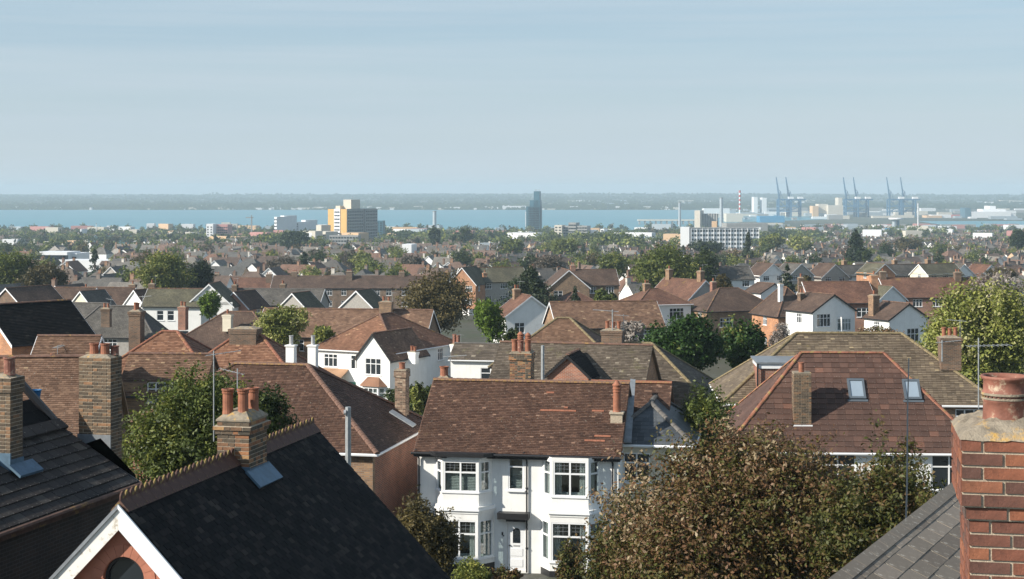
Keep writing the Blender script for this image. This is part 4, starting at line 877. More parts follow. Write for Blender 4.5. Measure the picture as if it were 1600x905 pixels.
# brick stack behind the ridge, five pots
fc = worldto(wh, P(820, 548, 72.2)); cw, cdp = 1.1, 1.0
sb = MB(); sb.b2(-.44, .44, -.48, .48, 0, 2.5); sb.b2(-.42, .42, -.46, .46, 2.5, 2.56); co = sb.build('chimney', M['cement'], wh, (fc.x-cw/2+.35, fc.y+cdp/2, fc.z-2.6)); brick_stack(co, .92, 1.0, 0, 2.5, 'bricks_mixed', limit=0, steps=((2.2, 2.6, .04),))
for i, (a_, b_, k_, h_) in enumerate(((-.28, -.3, 'roll', .55), (-.02, -.34, 'plain', .5), (.3, -.3, 'roll', .55), (-.1, .2, 'tall', .85), (.22, .25, 'tall', .8))): link('chimney_pot', pot_mesh(k_, h_, .14, 'terra' if i != 1 else 'terradark'), co, (a_, b_, 2.6-.08))
fc = worldto(wh, P(694, 586, 71.5)); co = chimney(wh, fc.x, fc.y, fc.z-1., fc.z, .5, .5, 'brickred', 0); link('chimney_pot', pot_mesh('roll', .42, .2, 'terra'), co, (0, 0, .95))
# ---- neighbour on the right of it
pn = P(1010, 693, 68.0); nh = empty('cream_slated_house', (pn.x, pn.y, zg), R(rot), 'cream house with blue grey slates, between white bay house and copper tree', 'house')
hn = pn.z-zg+.2
block(nh, 3.3, 6, hn, 'hip', 37, 'cream', 'tslate', x=.05, tile=(.22, .3, .012), gut='frame', ridge='ridgegrey', barge=None, front=[(1.2, 3.4, 1.1, 1.2, 2, .66)])
qq = worldto(nh, P(990, 583, 72.5)); zr = qq.z; block(nh, 3.2, 3.0, zr-2.1*.7, 'gable_x', 35, 'cream', 'tbrown', x=qq.x-.1, y=3.0, tile=(.1, .165, .016), barge=None, gut=None, ridge='ridgered', each=True)
lb = MB(); q1, q2 = worldto(nh, P(985, 592, 71.5)), worldto(nh, P(975, 690, 67.4)); lb.prism([q1, q2, q2+Vector((.3, 0, -.02)), q1+Vector((.22, 0, -.02))], (0, .02, -.05)); lb.build('lead_gutter', M['lead'], nh)
# ------------------------------------------------------------------ helper for the other houses
def HS(label, px, py, Y, rot, w_, d_, roof, pitch, wm, rm, h=5.2, tile=None, chim=(), front='auto', sides=True, group=None, name='house', rpy=None, **kw):
    p = P(px, py, Y); r_ = empty(name, (p.x, p.y, p.z-h), R(rot), label, 'house', group)
    f = autowins(w_) if front == 'auto' else front
    s_ = autowins(d_, w=1.0, gap=4.) if sides else ()
    zr = block(r_, w_, d_, h, roof, pitch, wm, rm, front=f, left=s_, right=s_, tile=tile, **kw)
    if rpy is not None:
        yr_ = Y if roof == 'gable_y' else Y+math.cos(R(rot))*d_/2
        r_.location.z = (HOR-rpy)/F*yr_-zr
    for c in chim:
        x_, y_, wc, dc, up, n_ = c[:6]; mt = c[6] if len(c) > 6 else 'brickbrown'
        chimney(r_, x_, y_, zr-1.8, zr+up, wc, dc, mt, n_, poth=.5 if Y < 250 else .45, cap=c[7] if len(c) > 7 else 'cement')
    return r_
T10 = (.1, .17, .028); T15 = (.14, .24, .035)
# brick hipped neighbour, left of centre
b2 = HS('brick house with brown hipped roof, immediately left of the white bay house', 500, 700, 66.6, -12, 11.5, 8.2, 'hip', 34, 'brickred', 'tbrown', h=5.0, tile=T10, each=True, ridge='ridgebrown', gut='frame',
        front=[(9.2, 3.0, 1.7, 1.6, 2, .68), (5.5, 3.0, 1.7, 1.6, 2, .68), (9.2, .8, 1.7, 1.5, 2, .68)], sides=False)
b2.location = P(582, 700, 66.0)-Vector((0, 0, 5.0))-Vector((math.cos(R(-12))*5.75, math.sin(R(-12))*5.75, 0))
yb = MB(); yb.b2(4.6, 5.765, -.012, .3, 2.2, 4.8); yb.build('corner_pier', M['brickyellow'], b2)
fc = worldto(b2, P(620, 577, 73.)); zb_ = fc.z-3.4; bo = MB(); bo.b2(-.24, .24, -.3, .3, 0, 3.25); bo.b2(-.29, .29, -.35, .35, 3.25, 3.4); bo = MB(); bo.b2(-.22, .22, -.28, .28, 0, 3.4); bo.b2(-.26, .26, -.32, .32, 3.36, 3.42); co = bo.build('chimney', M['cement'], b2, (fc.x+.24, fc.y, zb_)); brick_stack(co, .48, .6, 0, 3.37, 'bricks_crusty', limit=0, steps=((3.1, 3.4, .04),)); link('chimney_pot', pot_mesh('plain', .3, .15, 'terra'), co, (0, 0, 3.4))
lb = MB(); a1, a2 = worldto(b2, P(608, 645, 71.)), worldto(b2, P(645, 668, 70.)); lb.prism([a1, a2, a2+Vector((.05, .35, .05)), a1+Vector((.05, .35, .05))], (0, 0, .05)); lb.build('flashing', M['lead'], b2)
# two small white stacks and a vent pipe on the ridge of that house
for i, (a_, wd) in enumerate(((455, .38), (489, .38))):
    q = worldto(b2, P(a_, 541, 74+i)); sb = MB(); sb.b2(-wd/2, wd/2, -wd/2, wd/2, -1.4, 0); sb.b2(-wd/2-.04, wd/2+.04, -wd/2-.04, wd/2+.04, 0, .06); so = sb.build('chimney', M['render'], b2, (q.x, q.y, q.z)); link('chimney_pot', pot_mesh('plain', .42, .1, 'dish'), so, (0, 0, .06))
# street post in front
pb = MB(); q = P(544, 636, 58.); pb.tube((q.x, q.y, -15.2), (q.x, q.y, q.z), .115, .10, 8); po = pb.build('concrete_post', M['steel']); tagp(po, 'tall pale concrete post in front of the brick hipped house', 'post')
kb = MB(); kb.tube((q.x-.14, q.y-.1, q.z-.18), (q.x-.06, q.y-.1, q.z-.18), .09, n=10); kb.build('bracket', M['dish'], po)
# brown and orange tiled roof at the far left
bh = HS('long tiled roof, orange at its left end, behind the big stock brick chimney', 60, 700, 55.5, 5, 13.5, 8, 'gable_x', 40, 'brickbrown', 'tdull', h=5.2, barge=None, each=False, ridge='ridgebrown', sides=False)
zr_ = P(100, 557, 59.5).z; bh.location.z = zr_-(5.2+4*math.tan(R(40)))-.05; bh.location.x = P(186, 600, 58).x-7.1; bh.location.y = 55.5
pitch_ = math.tan(R(40)); ez = 5.2-.28*pitch_; zr2 = 5.2+4*pitch_; xl_, xr_ = -6.9, 6.9; xs_ = 3.35
rr_ = [c for c in bh.children if c.name.startswith('roof')][0]
tb = MB(); tiles(tb, (xl_, -.28, ez), (xs_, -.28, ez), (xs_, 4, zr2), (xl_, 4, zr2), .1, .17, .018, .006); tagp(tb.build('orange_tiles', M['torange'], rr_), kind='stuff')
tb = MB(); tiles(tb, (xs_, -.28, ez), (xr_, -.28, ez), (xr_, 4, zr2), (xs_, 4, zr2), .1, .17, .018, .006); tagp(tb.build('brown_tiles', M['tdull'], rr_), kind='stuff')
# big white rendered house on the corner
W3 = HS('large white house with a red brown hipped roof and pointed front gable', 553, 545, 155, -28, 9.0, 11, 'hip', 33, 'render', 'torange', rpy=490, h=5.2, tile=(.15, .24, .02), gut='frame', ridge='ridgebrown',
        tmat='torange', front=[(1.9, 3.4, 1.5, 1.2, 3, .7), (4.9, 3.3, 1.5, 1.3, 3, .7), (4.9, .5, 1.5, 1.2, 3, .6)], sides=True, lo=.0, hi=.8)
block(W3, 3.6, 6.5, 4.75, 'gable_y', 50, 'render', 'tdull', x=3.15, y=-1.6, tile=(.15, .24, .02), barge='black', gut='black', ridge='ridgebrown', front=[(1.8, 3.1, 1.7, 1.5, 3, .66)])
pb = MB(); pb.prism([(-3.8, -1.3, 2.5), (-.6, -1.3, 2.5), (-.6, .0, 3.15), (-3.8, .0, 3.15)], (0, 0, .1)); po = pb.build('porch_roof', M['torange'], W3); pb = MB(); pb.b2(-3.7, -3.55, -1.2, -1.05, 0, 2.5); pb.b2(-.9, -.75, -1.2, -1.05, 0, 2.5); pb.b2(-3.7, -.7, -1.22, -1.1, 2.28, 2.5); pb.build('porch', M['frame'], W3); pb = MB(); pb.b2(-.8, .2, -.05, -.01, 0, 2.1); pb.build('door', M['green'], W3)
bay(W3, 1.9, 2.4, 4.0, 4.5, .5, 0, 2.1, .7, 1.95, lead=False, nxf=3, yo=-1.6)
rf = MB(); rf.add([(1.7, -1.6, 2.1), (2.2, -2.3, 2.1), (4.2, -2.3, 2.1), (4.7, -1.6, 2.1), (2.6, -1.62, 2.9), (3.8, -1.62, 2.9)], [(0, 1, 4), (1, 2, 5, 4), (2, 3, 5), (0, 4, 5, 3)]); rf.build('bay_roof', M['torange'], W3)
fc = worldto(W3, P(646, 548, 153)); co = chimney(W3, fc.x, fc.y, fc.z-1.2, fc.z, .75, .6, 'render', 2, poth=.5, potr=.15); fc = worldto(W3, P(713, 536, 160)); co = chimney(W3, fc.x, fc.y, fc.z-2.3, fc.z, .95, .7, 'render', 2, poth=.9, potr=.2, kind='roll', potm='terradark')
HS('low white outbuilding with grey slate roof behind the centre front ridge', 752, 562, 148, -10, 5.6, 5, 'gable_x', 24, 'render', 'tgrey', rpy=537, h=3.0, tile=(.3, .4, .03), front=[(3.2, 1.0, .9, 1.2, 1, .6)], sides=False, gut='frame', barge=None, ridge='ridgegrey')
# orange hipped roofs, left middle
HS('orange tiled hipped roof with a long ridge, just above the big stock brick chimney', 228, 598, 101, -8, 9.5, 8.5, 'hip', 38, 'brickyellow', 'torange', rpy=518, tile=T15, ridge='ridgered', chim=[(-2.1, 4.0, .75, .8, 1.4, 2)])
HS('orange tiled hipped roof carrying one squat brick chimney, behind the birch like tree', 358, 600, 99, -8, 9.6, 8.0, 'hip', 38, 'brickyellow', 'torange', rpy=524, tile=T15, ridge='ridgered', chim=[(-.2, 3.9, 1.7, 1.2, .55, 0)])
HS('low brown roof running between the two orange hipped roofs', 250, 590, 96, -4, 4.8, 5, 'gable_x', 38, 'brickyellow', 'tdull', rpy=553, tile=T15, h=4.2, ridge='ridgebrown', barge=None)
# upper left
HS('black slated house with an orange brick gable at the left edge', -20, 532, 104, -40, 5.4, 6.0, 'gable_y', 38, 'brickorange', 'tblack', rpy=477, tile=T15, barge='frame', chim=[(-1.9, 1.0, .8, .9, -1.6, 1)])
HS('brown low roof with a small white chimney left of the orange hip', 90, 556, 92, 0, 3.3, 5, 'gable_x', 35, 'brickbrown', 'tdull', rpy=525, tile=T15, h=4, chim=[(-.6, 1.2, .5, .5, -1.3, 1, 'render')])
HS('grey brown hipped roof house behind the orange roofs at left', 172, 524, 172, -6, 9.2, 5.2, 'hip', 47, 'pebble', 'rgrey', rpy=478, ridge='ridgegrey', chim=[(.5, -2.5, .9, .7, .2, 2)])
HS('small grey roofed house tucked behind the black slated one', 95, 512, 190, -14, 8, 7, 'gable_x', 34, 'pebble', 'rgrey', rpy=473, ridge='ridgegrey')
HS('brown gabled house at the left border beside the dark trees', 10, 482, 225, -30, 6.5, 8, 'gable_y', 38, 'brickbrown', 'rbrown', rpy=450, barge='frame')
HS('brown roofed house with a cream gable facing front, behind the black roof', 126, 480, 228, -30, 4.2, 4.5, 'gable_y', 44, 'cream', 'rgrey', rpy=455, front=[(2.1, 4.4, .9, .9, 2, None)])
HS('long brown roof behind the cream gable, with one roof vent', 82, 478, 236, -8, 10, 7, 'gable_x', 33, 'brickyellow', 'rbrown', rpy=449)
HS('dark brown roof between the cream gable and the white gable', 155, 480, 238, -8, 8, 7, 'gable_x', 33, 'brickyellow', 'rbrown', rpy=449, chim=[(-2.8, 2, .6, .8, .1, 1), (3.5, 4, .9, .8, .5, 1)])
HS('bright white gabled house with two slit windows', 210, 480, 224, -32, 4.6, 5, 'gable_y', 46, 'render', 'rbrown', rpy=453, barge='frame', front=[(1.9, 4.0, .3, 1.0, 1, None), (2.7, 4.0, .3, 1.0, 1, None)])
hx = HS('white house with mossy grey roof and pale gable end, left of the pink gable', 268, 479, 218, -4, 7.8, 6.2, 'gable_x', 33, 'render', 'rgreen', rpy=451, chim=[(-3.6, 3.5, .8, .7, .7, 1, 'brickbrown')], front=[(2.4, 3.2, .9, 1.3, 1, .6), (3.8, 3.2, .9, 1.3, 1, .6), (5.4, 3.2, .9, 1.3, 1, .6), (2.4, .6, 1.2, 1.3, 1, .6), (5.6, .6, 1.2, 1.3, 1, .6)])
block(hx, 6.2, 6, 5.2, 'gable_y', 42, 'render', 'rgreen', x=4.8, y=.8, front=[(2.0, 4.4, 1.0, 1.2, 2, .6), (4.2, 1.4, 1.2, 1.5, 1, .6)])
HS('pink gabled house beside the bright green tree, left middle', 366, 480, 222, -24, 4.4, 5, 'gable_y', 42, 'pink', 'rbrown', rpy=456, front=[(2.2, 3.0, 1.5, 1.3, 3, .66)])
HS('dark roofed semi behind the pink gable with four windows', 415, 477, 232, -6, 15, 6.8, 'gable_x', 30, 'pebble', 'rgrey', rpy=451, chim=[(-5.2, 3, .7, .9, .6, 2), (1.5, 4, .8, .9, .7, 2)], ridge='ridgegrey')
HS('brown hipped roof with a cream pipe pot in front of the pink gable', 348, 518, 168, -12, 12, 9, 'hip', 36, 'brickyellow', 'rbrown', rpy=487, chim=[(-.1, 1.6, .9, .6, .0, 1, 'cream'), (-5.2, 2.2, .8, .8, .7, 2, 'brickred')])
HS('wide brown roof with a tall pale chimney, behind the large white house', 530, 515, 172, -8, 18, 8, 'gable_x', 32, 'brickyellow', 'rbrown', rpy=483, chim=[(4.3, 3.0, 1.3, 1.0, 1.0, 2, 'brickyellow')], ridge='ridgebrown', tile=(.2, .3, .02), tmat='tdull')
HS('grey gabled house with broad white verges in front of the brown terrace', 557, 478, 215, -20, 5.6, 4.5, 'gable_y', 42, 'pebble', 'rgreen', rpy=454, barge='frame')
HS('greenish gabled house with pale verge, in front of the terrace at left', 457, 480, 225, -24, 4.8, 4.5, 'gable_y', 42, 'pebble', 'rgreen', rpy=458, barge='frame', front=[(2.4, 3.6, 1.3, 1.1, 2, .66)])
tr_ = HS('long brown terrace with a row of white windows under one ridge', 560, 451, 398, -2, 42, 8, 'gable_x', 33, 'brickbrown', 'rbrown', rpy=431, h=5.4, sides=False, chim=[(-16, 4, 1.4, .9, 1, 3), (-2.6, 3.0, 1.5, 1.4, 1.2, 3), (10, 4, 1.4, .9, 1, 3)],
          front=[(x_, z_, wd, 1.3, nn_, .66) for z_ in (.9, 3.5) for x_, wd, nn_ in ((3, 1.8, 3), (6.2, 1.2, 2), (9, 1.2, 2), (13.5, 2.4, 4), (17.5, 1.2, 2), (25.5, 1.3, 2), (28.3, 1.3, 2), (32.5, 2.2, 3), (37, 1.3, 2), (40, 1.3, 2))])
HS('brown terrace further left behind the round green trees', 385, 452, 402, -2, 26, 8, 'gable_x', 37, 'brickbrown', 'rred', rpy=434, sides=False, chim=[(-8, 4, 1.4, .9, 1, 3), (5, 3, 1.5, 1.2, 1, 3)])
HS('grey pebbledashed house with an orange brick side, right of the brown round tree', 775, 444, 350, 18, 14, 7, 'gable_x', 38, 'pebble', 'rgreen', rpy=418, chim=[(-2.8, -1, .8, .7, -.8, 1, 'brickorange')])
HS('orange brick house at the edge of the brown round tree', 722, 446, 345, -20, 6, 8, 'gable_y', 48, 'brickorange', 'rgreen', rpy=418)
# centre right
HS('large grey brown hipped roof with a stock chimney behind the white bay house', 960, 607, 100, -14, 12.5, 9.5, 'hip', 37, 'brickyellow', 'tgrey', rpy=536, tile=T15, ridge='ridgeolive', chim=[(-.9, 4.4, 1.3, 1.1, .95, 3)])
hz = HS('brown roofed wing with a small dark dormer behind the centre ridge', 880, 598, 96, -14, 9, 7, 'gable_x', 36, 'brickyellow', 'tgrey', rpy=537, tile=T15, ridge='ridgebrown', h=5.0, barge=None)
block(hz, 2.4, 3, 6.2, 'gable_y', 42, 'brickred', 'tblack', x=.4, y=-.6, barge='black', tile=T15)
HS('red brown hipped roof with a yellow lichened hip line, centre', 868, 548, 124, -10, 9.5, 8.5, 'hip', 37, 'brickred', 'tdull', rpy=497, tile=T15, ridge='ridgeolive')
HS('brown roof between the centre hip and the white hipped house', 955, 512, 168, 10, 11, 7, 'gable_x', 33, 'brickyellow', 'rbrown', rpy=471, tile=(.2, .3, .02), tmat='tdull')
pb = MB(); q = P(848, 540, 78.); pb.tube((q.x, q.y, q.z-5), (q.x, q.y, q.z), .09, .08, 8); tagp(pb.build('vent_pipe', M['steel']), 'grey vertical pipe beside the five pot chimney', 'pipe')
HS('pale blue grey gabled house with small chimney in front of the dark tree', 830, 497, 205, 18, 6.6, 5, 'gable_y', 36, 'render', 'rred', rpy=462, barge='frame', front=[(1.8, 3.0, 1.3, 1.3, 2, .6)], chim=[(-.6, 4, .8, .8, .7, 2, 'brickyellow')])
HS('reddish hipped roof behind the narrow conifer, centre right', 915, 474, 260, 20, 9, 9, 'hip', 32, 'render', 'rred', rpy=454)
HS('brick house with a wide white edged gable behind the narrow conifer', 889, 452, 300, 8, 7.5, 8, 'gable_y', 40, 'brickyellow', 'rbrown', rpy=422, barge='frame', front=[(1.8, 3.2, 1.6, 1.4, 2, .6), (5.0, 3.2, 1.2, 1.4, 2, .6)])
HS('brown roofed brick house joined to the white edged gable', 925, 452, 306, 6, 10, 8, 'gable_x', 33, 'brickyellow', 'rbrown', rpy=421, chim=[(-3, 4, .9, .9, .9, 2, 'brickred')])
HS('white hipped house with red and grey roof above the dark green tree', 1038, 471, 232, 20, 8.2, 6.8, 'hip', 29, 'render', 'rred', rpy=451, gut='frame', ridge='ridgebrown', chim=[(-1.0, 3.7, .9, .7, .8, 2, 'brickyellow')], front=[(2.2, 3.0, 2.0, 1.5, 3, .66), (6.0, 3.0, 2.2, 1.5, 4, .66), (2.2, .6, 2.0, 1.4, 3, .66), (6.0, .6, 2.2, 1.4, 4, .66)])
HS('grey gabled house with red roof slope and two end chimneys', 1102, 477, 245, 36, 6.6, 9, 'gable_y', 38, 'pebble', 'rred', rpy=438, chim=[(0, 1.0, .8, .8, 1.4, 1, 'brickyellow'), (0, 8, .8, .8, 1.4, 1, 'brickyellow')], front=[(2.2, 2.8, 1.5, 1.4, 3, .6)])
HS('wide brown hipped house in front of the light blue gable, right', 1162, 482, 232, 22, 11.5, 8.5, 'hip', 33, 'brickyellow', 'rbrown', rpy=450, front=[(3.0, 2.8, 2.0, 1.3, 4, .6), (9, 2.6, 2.2, 1.5, 4, .6), (9, .4, 2.2, 1.3, 4, .6)], chim=[(-1.5, 6, .7, .7, .9, 1, 'brickred')])
HS('pale blue fronted grey roofed house beside the big green tree', 1138, 436, 330, 12, 11, 7.5, 'gable_x', 32, 'render', 'rgrey', rpy=416, chim=[(-4.6, 4, .7, .8, 1.0, 1, 'brickorange')], ridge='ridgegrey')
HS('light blue gabled house with aerial, above the wide brown hip', 1210, 462, 285, 26, 5.6, 5, 'gable_y', 28, 'render', 'rbrown', rpy=443, barge='black')
h7 = HS('white and red brick house with a large gable and two bay windows, right', 1303, 482, 196, 27, 6.2, 5.2, 'gable_y', 31, 'render', 'rbrown', rpy=460, barge='black', chim=[(-1.4, 4.5, .6, .6, .0, 1, 'brickbrown')], front=[(1.6, 3.3, 2.0, 1.5, 4, .66), (1.6, .9, 2.0, 1.4, 4, .66)])
bay(h7, .35, .75, 2.2, 2.6, .5, 0, 4.4, 2.8, 4.2, lead=False, nxf=3)
HS('red tiled wide roof behind the big white gable, with a chimney at its right end', 1318, 462, 215, 4, 8.6, 8, 'gable_x', 31, 'brickred', 'rred', rpy=440, chim=[(5.2, 4.2, .9, .9, .9, 1, 'brickorange'), (-4.5, 4.5, .7, .7, .6, 1)], front=[(7, 3.2, 1.9, 1.2, 3, .6)])
HS('orange brick house with a pointed tiled turret, right middle', 1246, 472, 212, 20, 5.5, 7, 'hip', 50, 'brickorange', 'rbrown', rpy=448, chim=[(-1.6, 1.5, .5, .5, .6, 0, 'render')])
HS('white gabled house with grey slopes behind the right middle chimney', 1394, 473, 232, 30, 5.2, 5, 'gable_y', 36, 'render', 'rgreen', rpy=447, barge='frame', front=[(3.1, 3.2, 2.2, 1.2, 3, .6)])
HS('brown roof with timbered light blue gable beside the yellow green tree', 1420, 497, 190, 26, 5.6, 4.5, 'gable_y', 31, 'render', 'rbrown', rpy=474, barge='black', chim=[(-2.2, 3.5, .9, .9, .9, 1, 'brickyellow')], front=[(3.4, 2.4, 1.7, 1.6, 3, .6)])
HS('long dull red roof behind the yellow green tree', 1480, 465, 262, 4, 19, 9, 'gable_x', 31, 'brickred', 'rred', rpy=434, chim=[(-9, 4.5, 1., .9, 1.1, 1, 'brickbrown'), (3, 4, 1., .9, 1.0, 2)])
# row of bungalows and semis at right, y about 415-440
for i, (lab, px_, wm_, rm_, rf_, w__) in enumerate([
    ('light blue gabled house second from the left in the upper right row', 1208, 'render', 'rbrown', 'gable_y', 8), ('grey gabled white sided house in the upper right row', 1305, 'pebble', 'rbrown', 'gable_y', 8.5), ('white fronted grey roofed house in the upper right row', 1345, 'render', 'rgrey', 'gable_x', 11),
    ('brick and white small gable with pale verges in the upper right row', 1382, 'brickorange', 'rgreen', 'gable_y', 6.5), ('long grey roofed dark fronted house in the upper right row', 1425, 'pebble', 'rgrey', 'gable_x', 14), ('hipped grey green roofed house standing forward in the upper right row', 1443, 'brickbrown', 'rgreen', 'hip', 13),
    ('house with glowing cream left gable in the upper right row', 1478, 'cream', 'rgreen', 'gable_x', 11), ('white gabled dark roofed house near the right end of the upper row', 1506, 'render', 'rgrey', 'gable_y', 8), ('orange roofed house last before the right edge tree', 1548, 'render', 'rred', 'gable_y', 8.5),
    ('grey gable at the left start of the upper right row', 1252, 'pebble', 'rgrey', 'gable_y', 7.5)]):
    Yc = 355+8*(i % 3)
    HS(lab, px_, 427, Yc, 27 if rf_ != 'hip' else 10, w__*.88, 5.8, rf_, 37, wm_, rm_, h=4.6, rpy=412+(i % 3), chim=[(-1.5, 4, .9, .9, 1.0, 1, 'brickyellow')] if i in (2, 4, 6) else ())
# ------------------------------------------------------------------ big roof with rooflights and the one behind
kf = HS('large dark red tiled hipped roof with two rooflights, right', 1335, 696, 75.5, -3, 11.3, 7.4, 'hip', 46, 'render', 'tred', h=5.0, each=True, ridge='ridgered', gut='frame', sides=False,
        front=[(4.9, 3.1, 1.6, 1.5, 2, .66), (7.4, 3.1, 1.4, 1.5, 2, .66), (9.9, 3.0, 1.6, 1.6, 2, .66), (2.2, 3.0, 1.6, 1.6, 2, .66)])
tp = math.tan(R(46)); rr_ = [c for c in kf.children if c.name.split('.')[0] == 'roof'][0]; hwk = 11.3/2; e = .28; zo = 5-e*tp; zk = 5+3.7*tp
tile_objs(rr_, (-hwk-e, -e, zo), (hwk+e, -e, zo), (hwk-3.7, 3.7, zk), (-hwk+3.7, 3.7, zk), .30, .40, 'tred', name='roof_tile', th=.03, limit=300, near=(0, -3, 5), jit=.003)
tb = MB(); tiles(tb, (hwk+e, -e, zo), (hwk+e, 7.4+e, zo), (hwk-3.7, 3.7, zk), (hwk-3.7, 3.7, zk), .3, .4, .03); tiles(tb, (-hwk-e, 7.4+e, zo), (-hwk-e, -e, zo), (-hwk+3.7, 3.7, zk), (-hwk+3.7, 3.7, zk), .3, .4, .03); tagp(tb.build('hip_tiles', M['tred'], rr_), kind='stuff')
def onslope(px_, py_):     # point of the front slope seen at a pixel
    a_ = kf.rotation_euler[2]; n = Vector((0, -math.sin(R(46)), math.cos(R(46)))); n = Vector((n.x*math.cos(a_)-n.y*math.sin(a_), n.x*math.sin(a_)+n.y*math.cos(a_), n.z))
    q0 = kf.location+Vector((0, 0, 5.0)); d = P(px_, py_, 1.0); return worldto(kf, d*(q0.dot(n)/d.dot(n)))
for (px_, py_) in ((1340, 608), (1427, 609)):
    q = onslope(px_, py_+17); nb_ = Vector((0, -math.sin(R(46)), math.cos(R(46)))); upk = Vector((0, math.cos(R(46)), math.sin(R(46)))); m4 = Matrix((Vector((1, 0, 0)), upk, nb_)).transposed().to_4x4(); m4.translation = q
    W4, H4 = .78, 1.16; f4 = MB(); 
    for (a0, a1, b0, b1) in ((-W4/2, -W4/2+.1, .0, H4), (W4/2-.1, W4/2, .0, H4), (-W4/2+.1, W4/2-.1, 0, .12), (-W4/2+.1, W4/2-.1, H4-.12, H4)): f4.b2(a0, a1, b0, b1, 0, .13)
    f4.b2(-W4/2-.08, W4/2+.08, -.12, 0, .03, .05); fo = f4.build('rooflight', M['slateframe'] if 'slateframe' in M else M['black'], kf, mat4=m4); g4 = MB(); g4.b2(-W4/2+.1, W4/2-.1, .12, H4-.12, .02, .09); g4.build('pane', M['skyglass'], fo)
q = onslope(1254, 664); zt_ = worldto(kf, P(1254, 582, 76.8)).z; bo = MB(); cw = .8
cz = q.z-.3; bo.b2(-cw/2, cw/2, -.4, .4, 0, zt_-cz); bo.b2(-cw/2-.03, cw/2+.03, -.43, .43, zt_-cz-.12, zt_-cz); bo = MB(); bo.b2(-cw/2+.02, cw/2-.02, -.38, .38, 0, zt_-cz); bo.b2(-cw/2, cw/2, -.4, .4, zt_-cz-.01, zt_-cz+.03); co = bo.build('chimney', M['cement'], kf, (q.x, q.y+.4, cz)); brick_stack(co, cw, .8, 0, zt_-cz-.01, 'bricks_stock', limit=0); link('chimney_pot', pot_mesh('plain', .5, .14, 'terra'), co, (-.02, -.1, zt_-cz-.02)); fl = MB(); fl.b2(-cw/2-.05, cw/2+.05, -.47, -.405, .12, .3); fl.build('flashing', M['frame'], co)
ob = HS('olive tiled hipped roof with yellow lichened ridge behind the big roof with rooflights', 1345, 628, 90, -3, 14.5, 8.6, 'hip', 37, 'brickyellow', 'tolive', tile=T15, ridge='ridgeolive', gut='frame', chim=[(5.2, 2.2, 1.1, .9, .1, 3)], ridge_hip=True)
zrr = P(1325, 521, 94.3).z; ob.location.z = zrr-(5.2+4.3*math.tan(R(37)))
dm = MB(); q = worldto(ob, P(1222, 575, 89.5)); dm.b2(q.x-1.25, q.x+1.25, q.y-.1, q.y+3, q.z-2.4, q.z-.02); dmo = dm.build('dormer', M['brickred'], ob)
dm = MB(); dm.b2(q.x-1.4, q.x+1.4, q.y-.3, q.y+3.2, q.z+.25, q.z+.33); dm.build('dormer_roof', M['lead'], dmo); dm = MB(); dm.b2(q.x-1.3, q.x+1.3, q.y-.2, q.y+3, q.z-.02, q.z+.25); dm.build('fascia', M['frame'], dmo)
dm = MB(); dm.tube((q.x-1.33, q.y-.25, q.z-2.4), (q.x-1.33, q.y-.25, q.z+.25), .05, n=6); dm.build('downpipe', M['black'], dmo)
# ------------------------------------------------------------------ aerials
def aerial(label, px_, ytop, ybot, Y, arm=.9, els=8, dirx=1, tilt=.1):
    top = P(px_, ytop, Y); bot = P(px_, ybot, Y); b_ = MB(); b_.tube(bot-top, (0, 0, 0), .0004*Y, n=6); o_ = b_.build('tv_aerial', M['steel'], None, top); tagp(o_, label, 'aerial')
    b_ = MB(); a_ = Vector((-arm*.3*dirx, 0, -.12)); e_ = Vector((arm*dirx, .2, -.12+tilt)); b_.tube(a_, e_, .00022*Y, n=5)
    for i in range(els): p_ = a_.lerp(e_, i/(els-1)); b_.tube(p_+Vector((0, -.16, 0)), p_+Vector((0, .16, 0)), .00013*Y, n=4)
    b_.build('antenna', M['steel'], o_); return o_
aerial('tall aerial mast in front of the yellow green leaves, left of the three pot chimney', 334, 548, 690, 40, .6, 8, 1)
aerial('aerial above the fat clay pot at the right edge', 1529, 528, 640, 24, .5, 10, 1, .0)
aerial('small aerial on the olive roof chimney', 1472, 532, 565, 88, 1.0, 8, 1)
aerial('thin aerial beside the small chimney in the centre left ridge', 371, 576, 612, 34, .4, 6, -1)
aerial('aerial on the stock chimney behind the centre ridge', 957, 484, 530, 104, 1.2, 8, -1)
# ------------------------------------------------------------------ trees and bushes of the near and middle ground
tree('copper_tree', 'big copper and olive leaved tree in front of the houses, right of centre', 1170, 648, 1010, 470, 41, 105000, .115, 'leaf_copper', nb=34, lobes=64, depth=.8, clump=.10, twigs=40, aspect=.48)
tree('copper_tree', 'copper tree spreading lower right, up to the grey shingle roof', 1385, 668, 1010, 300, 38, 52000, .11, 'leaf_copper', nb=24, lobes=40, depth=.9, clump=.10, twigs=36, aspect=.48)
tree('copper_tree', 'low copper leaved branches at the left foot of the big copper tree', 1000, 745, 1010, 210, 44, 24000, .115, 'leaf_copper', lobes=34, clump=.10, twigs=36, aspect=.48)
tree('birch_tree', 'tall green and yellowish tree between the stock chimney and the three pot chimney', 300, 562, 830, 262, 49, 70000, .12, 'leaf_green', nb=24, lobes=52, depth=.8, clump=.11, twigs=40)
tree('birch_tree', 'smaller darker tree right behind the three pot chimney', 412, 585, 760, 120, 50, 18000, .12, 'leaf_dark', lobes=22, clump=.14, twigs=36)
tree('evergreen_shrub', 'dark dense evergreen shrub at the left corner of the white bay house', 657, 768, 930, 130, 61, 22000, .13, 'leaf_olive', lobes=30, clump=.12, twigs=36, cat='shrub')
tree('garden_shrub', 'bright green loose shrub at the bottom below the left bay', 735, 866, 940, 90, 58, 7000, .11, 'leaf_green', lobes=16, cat='shrub', trunk=False)
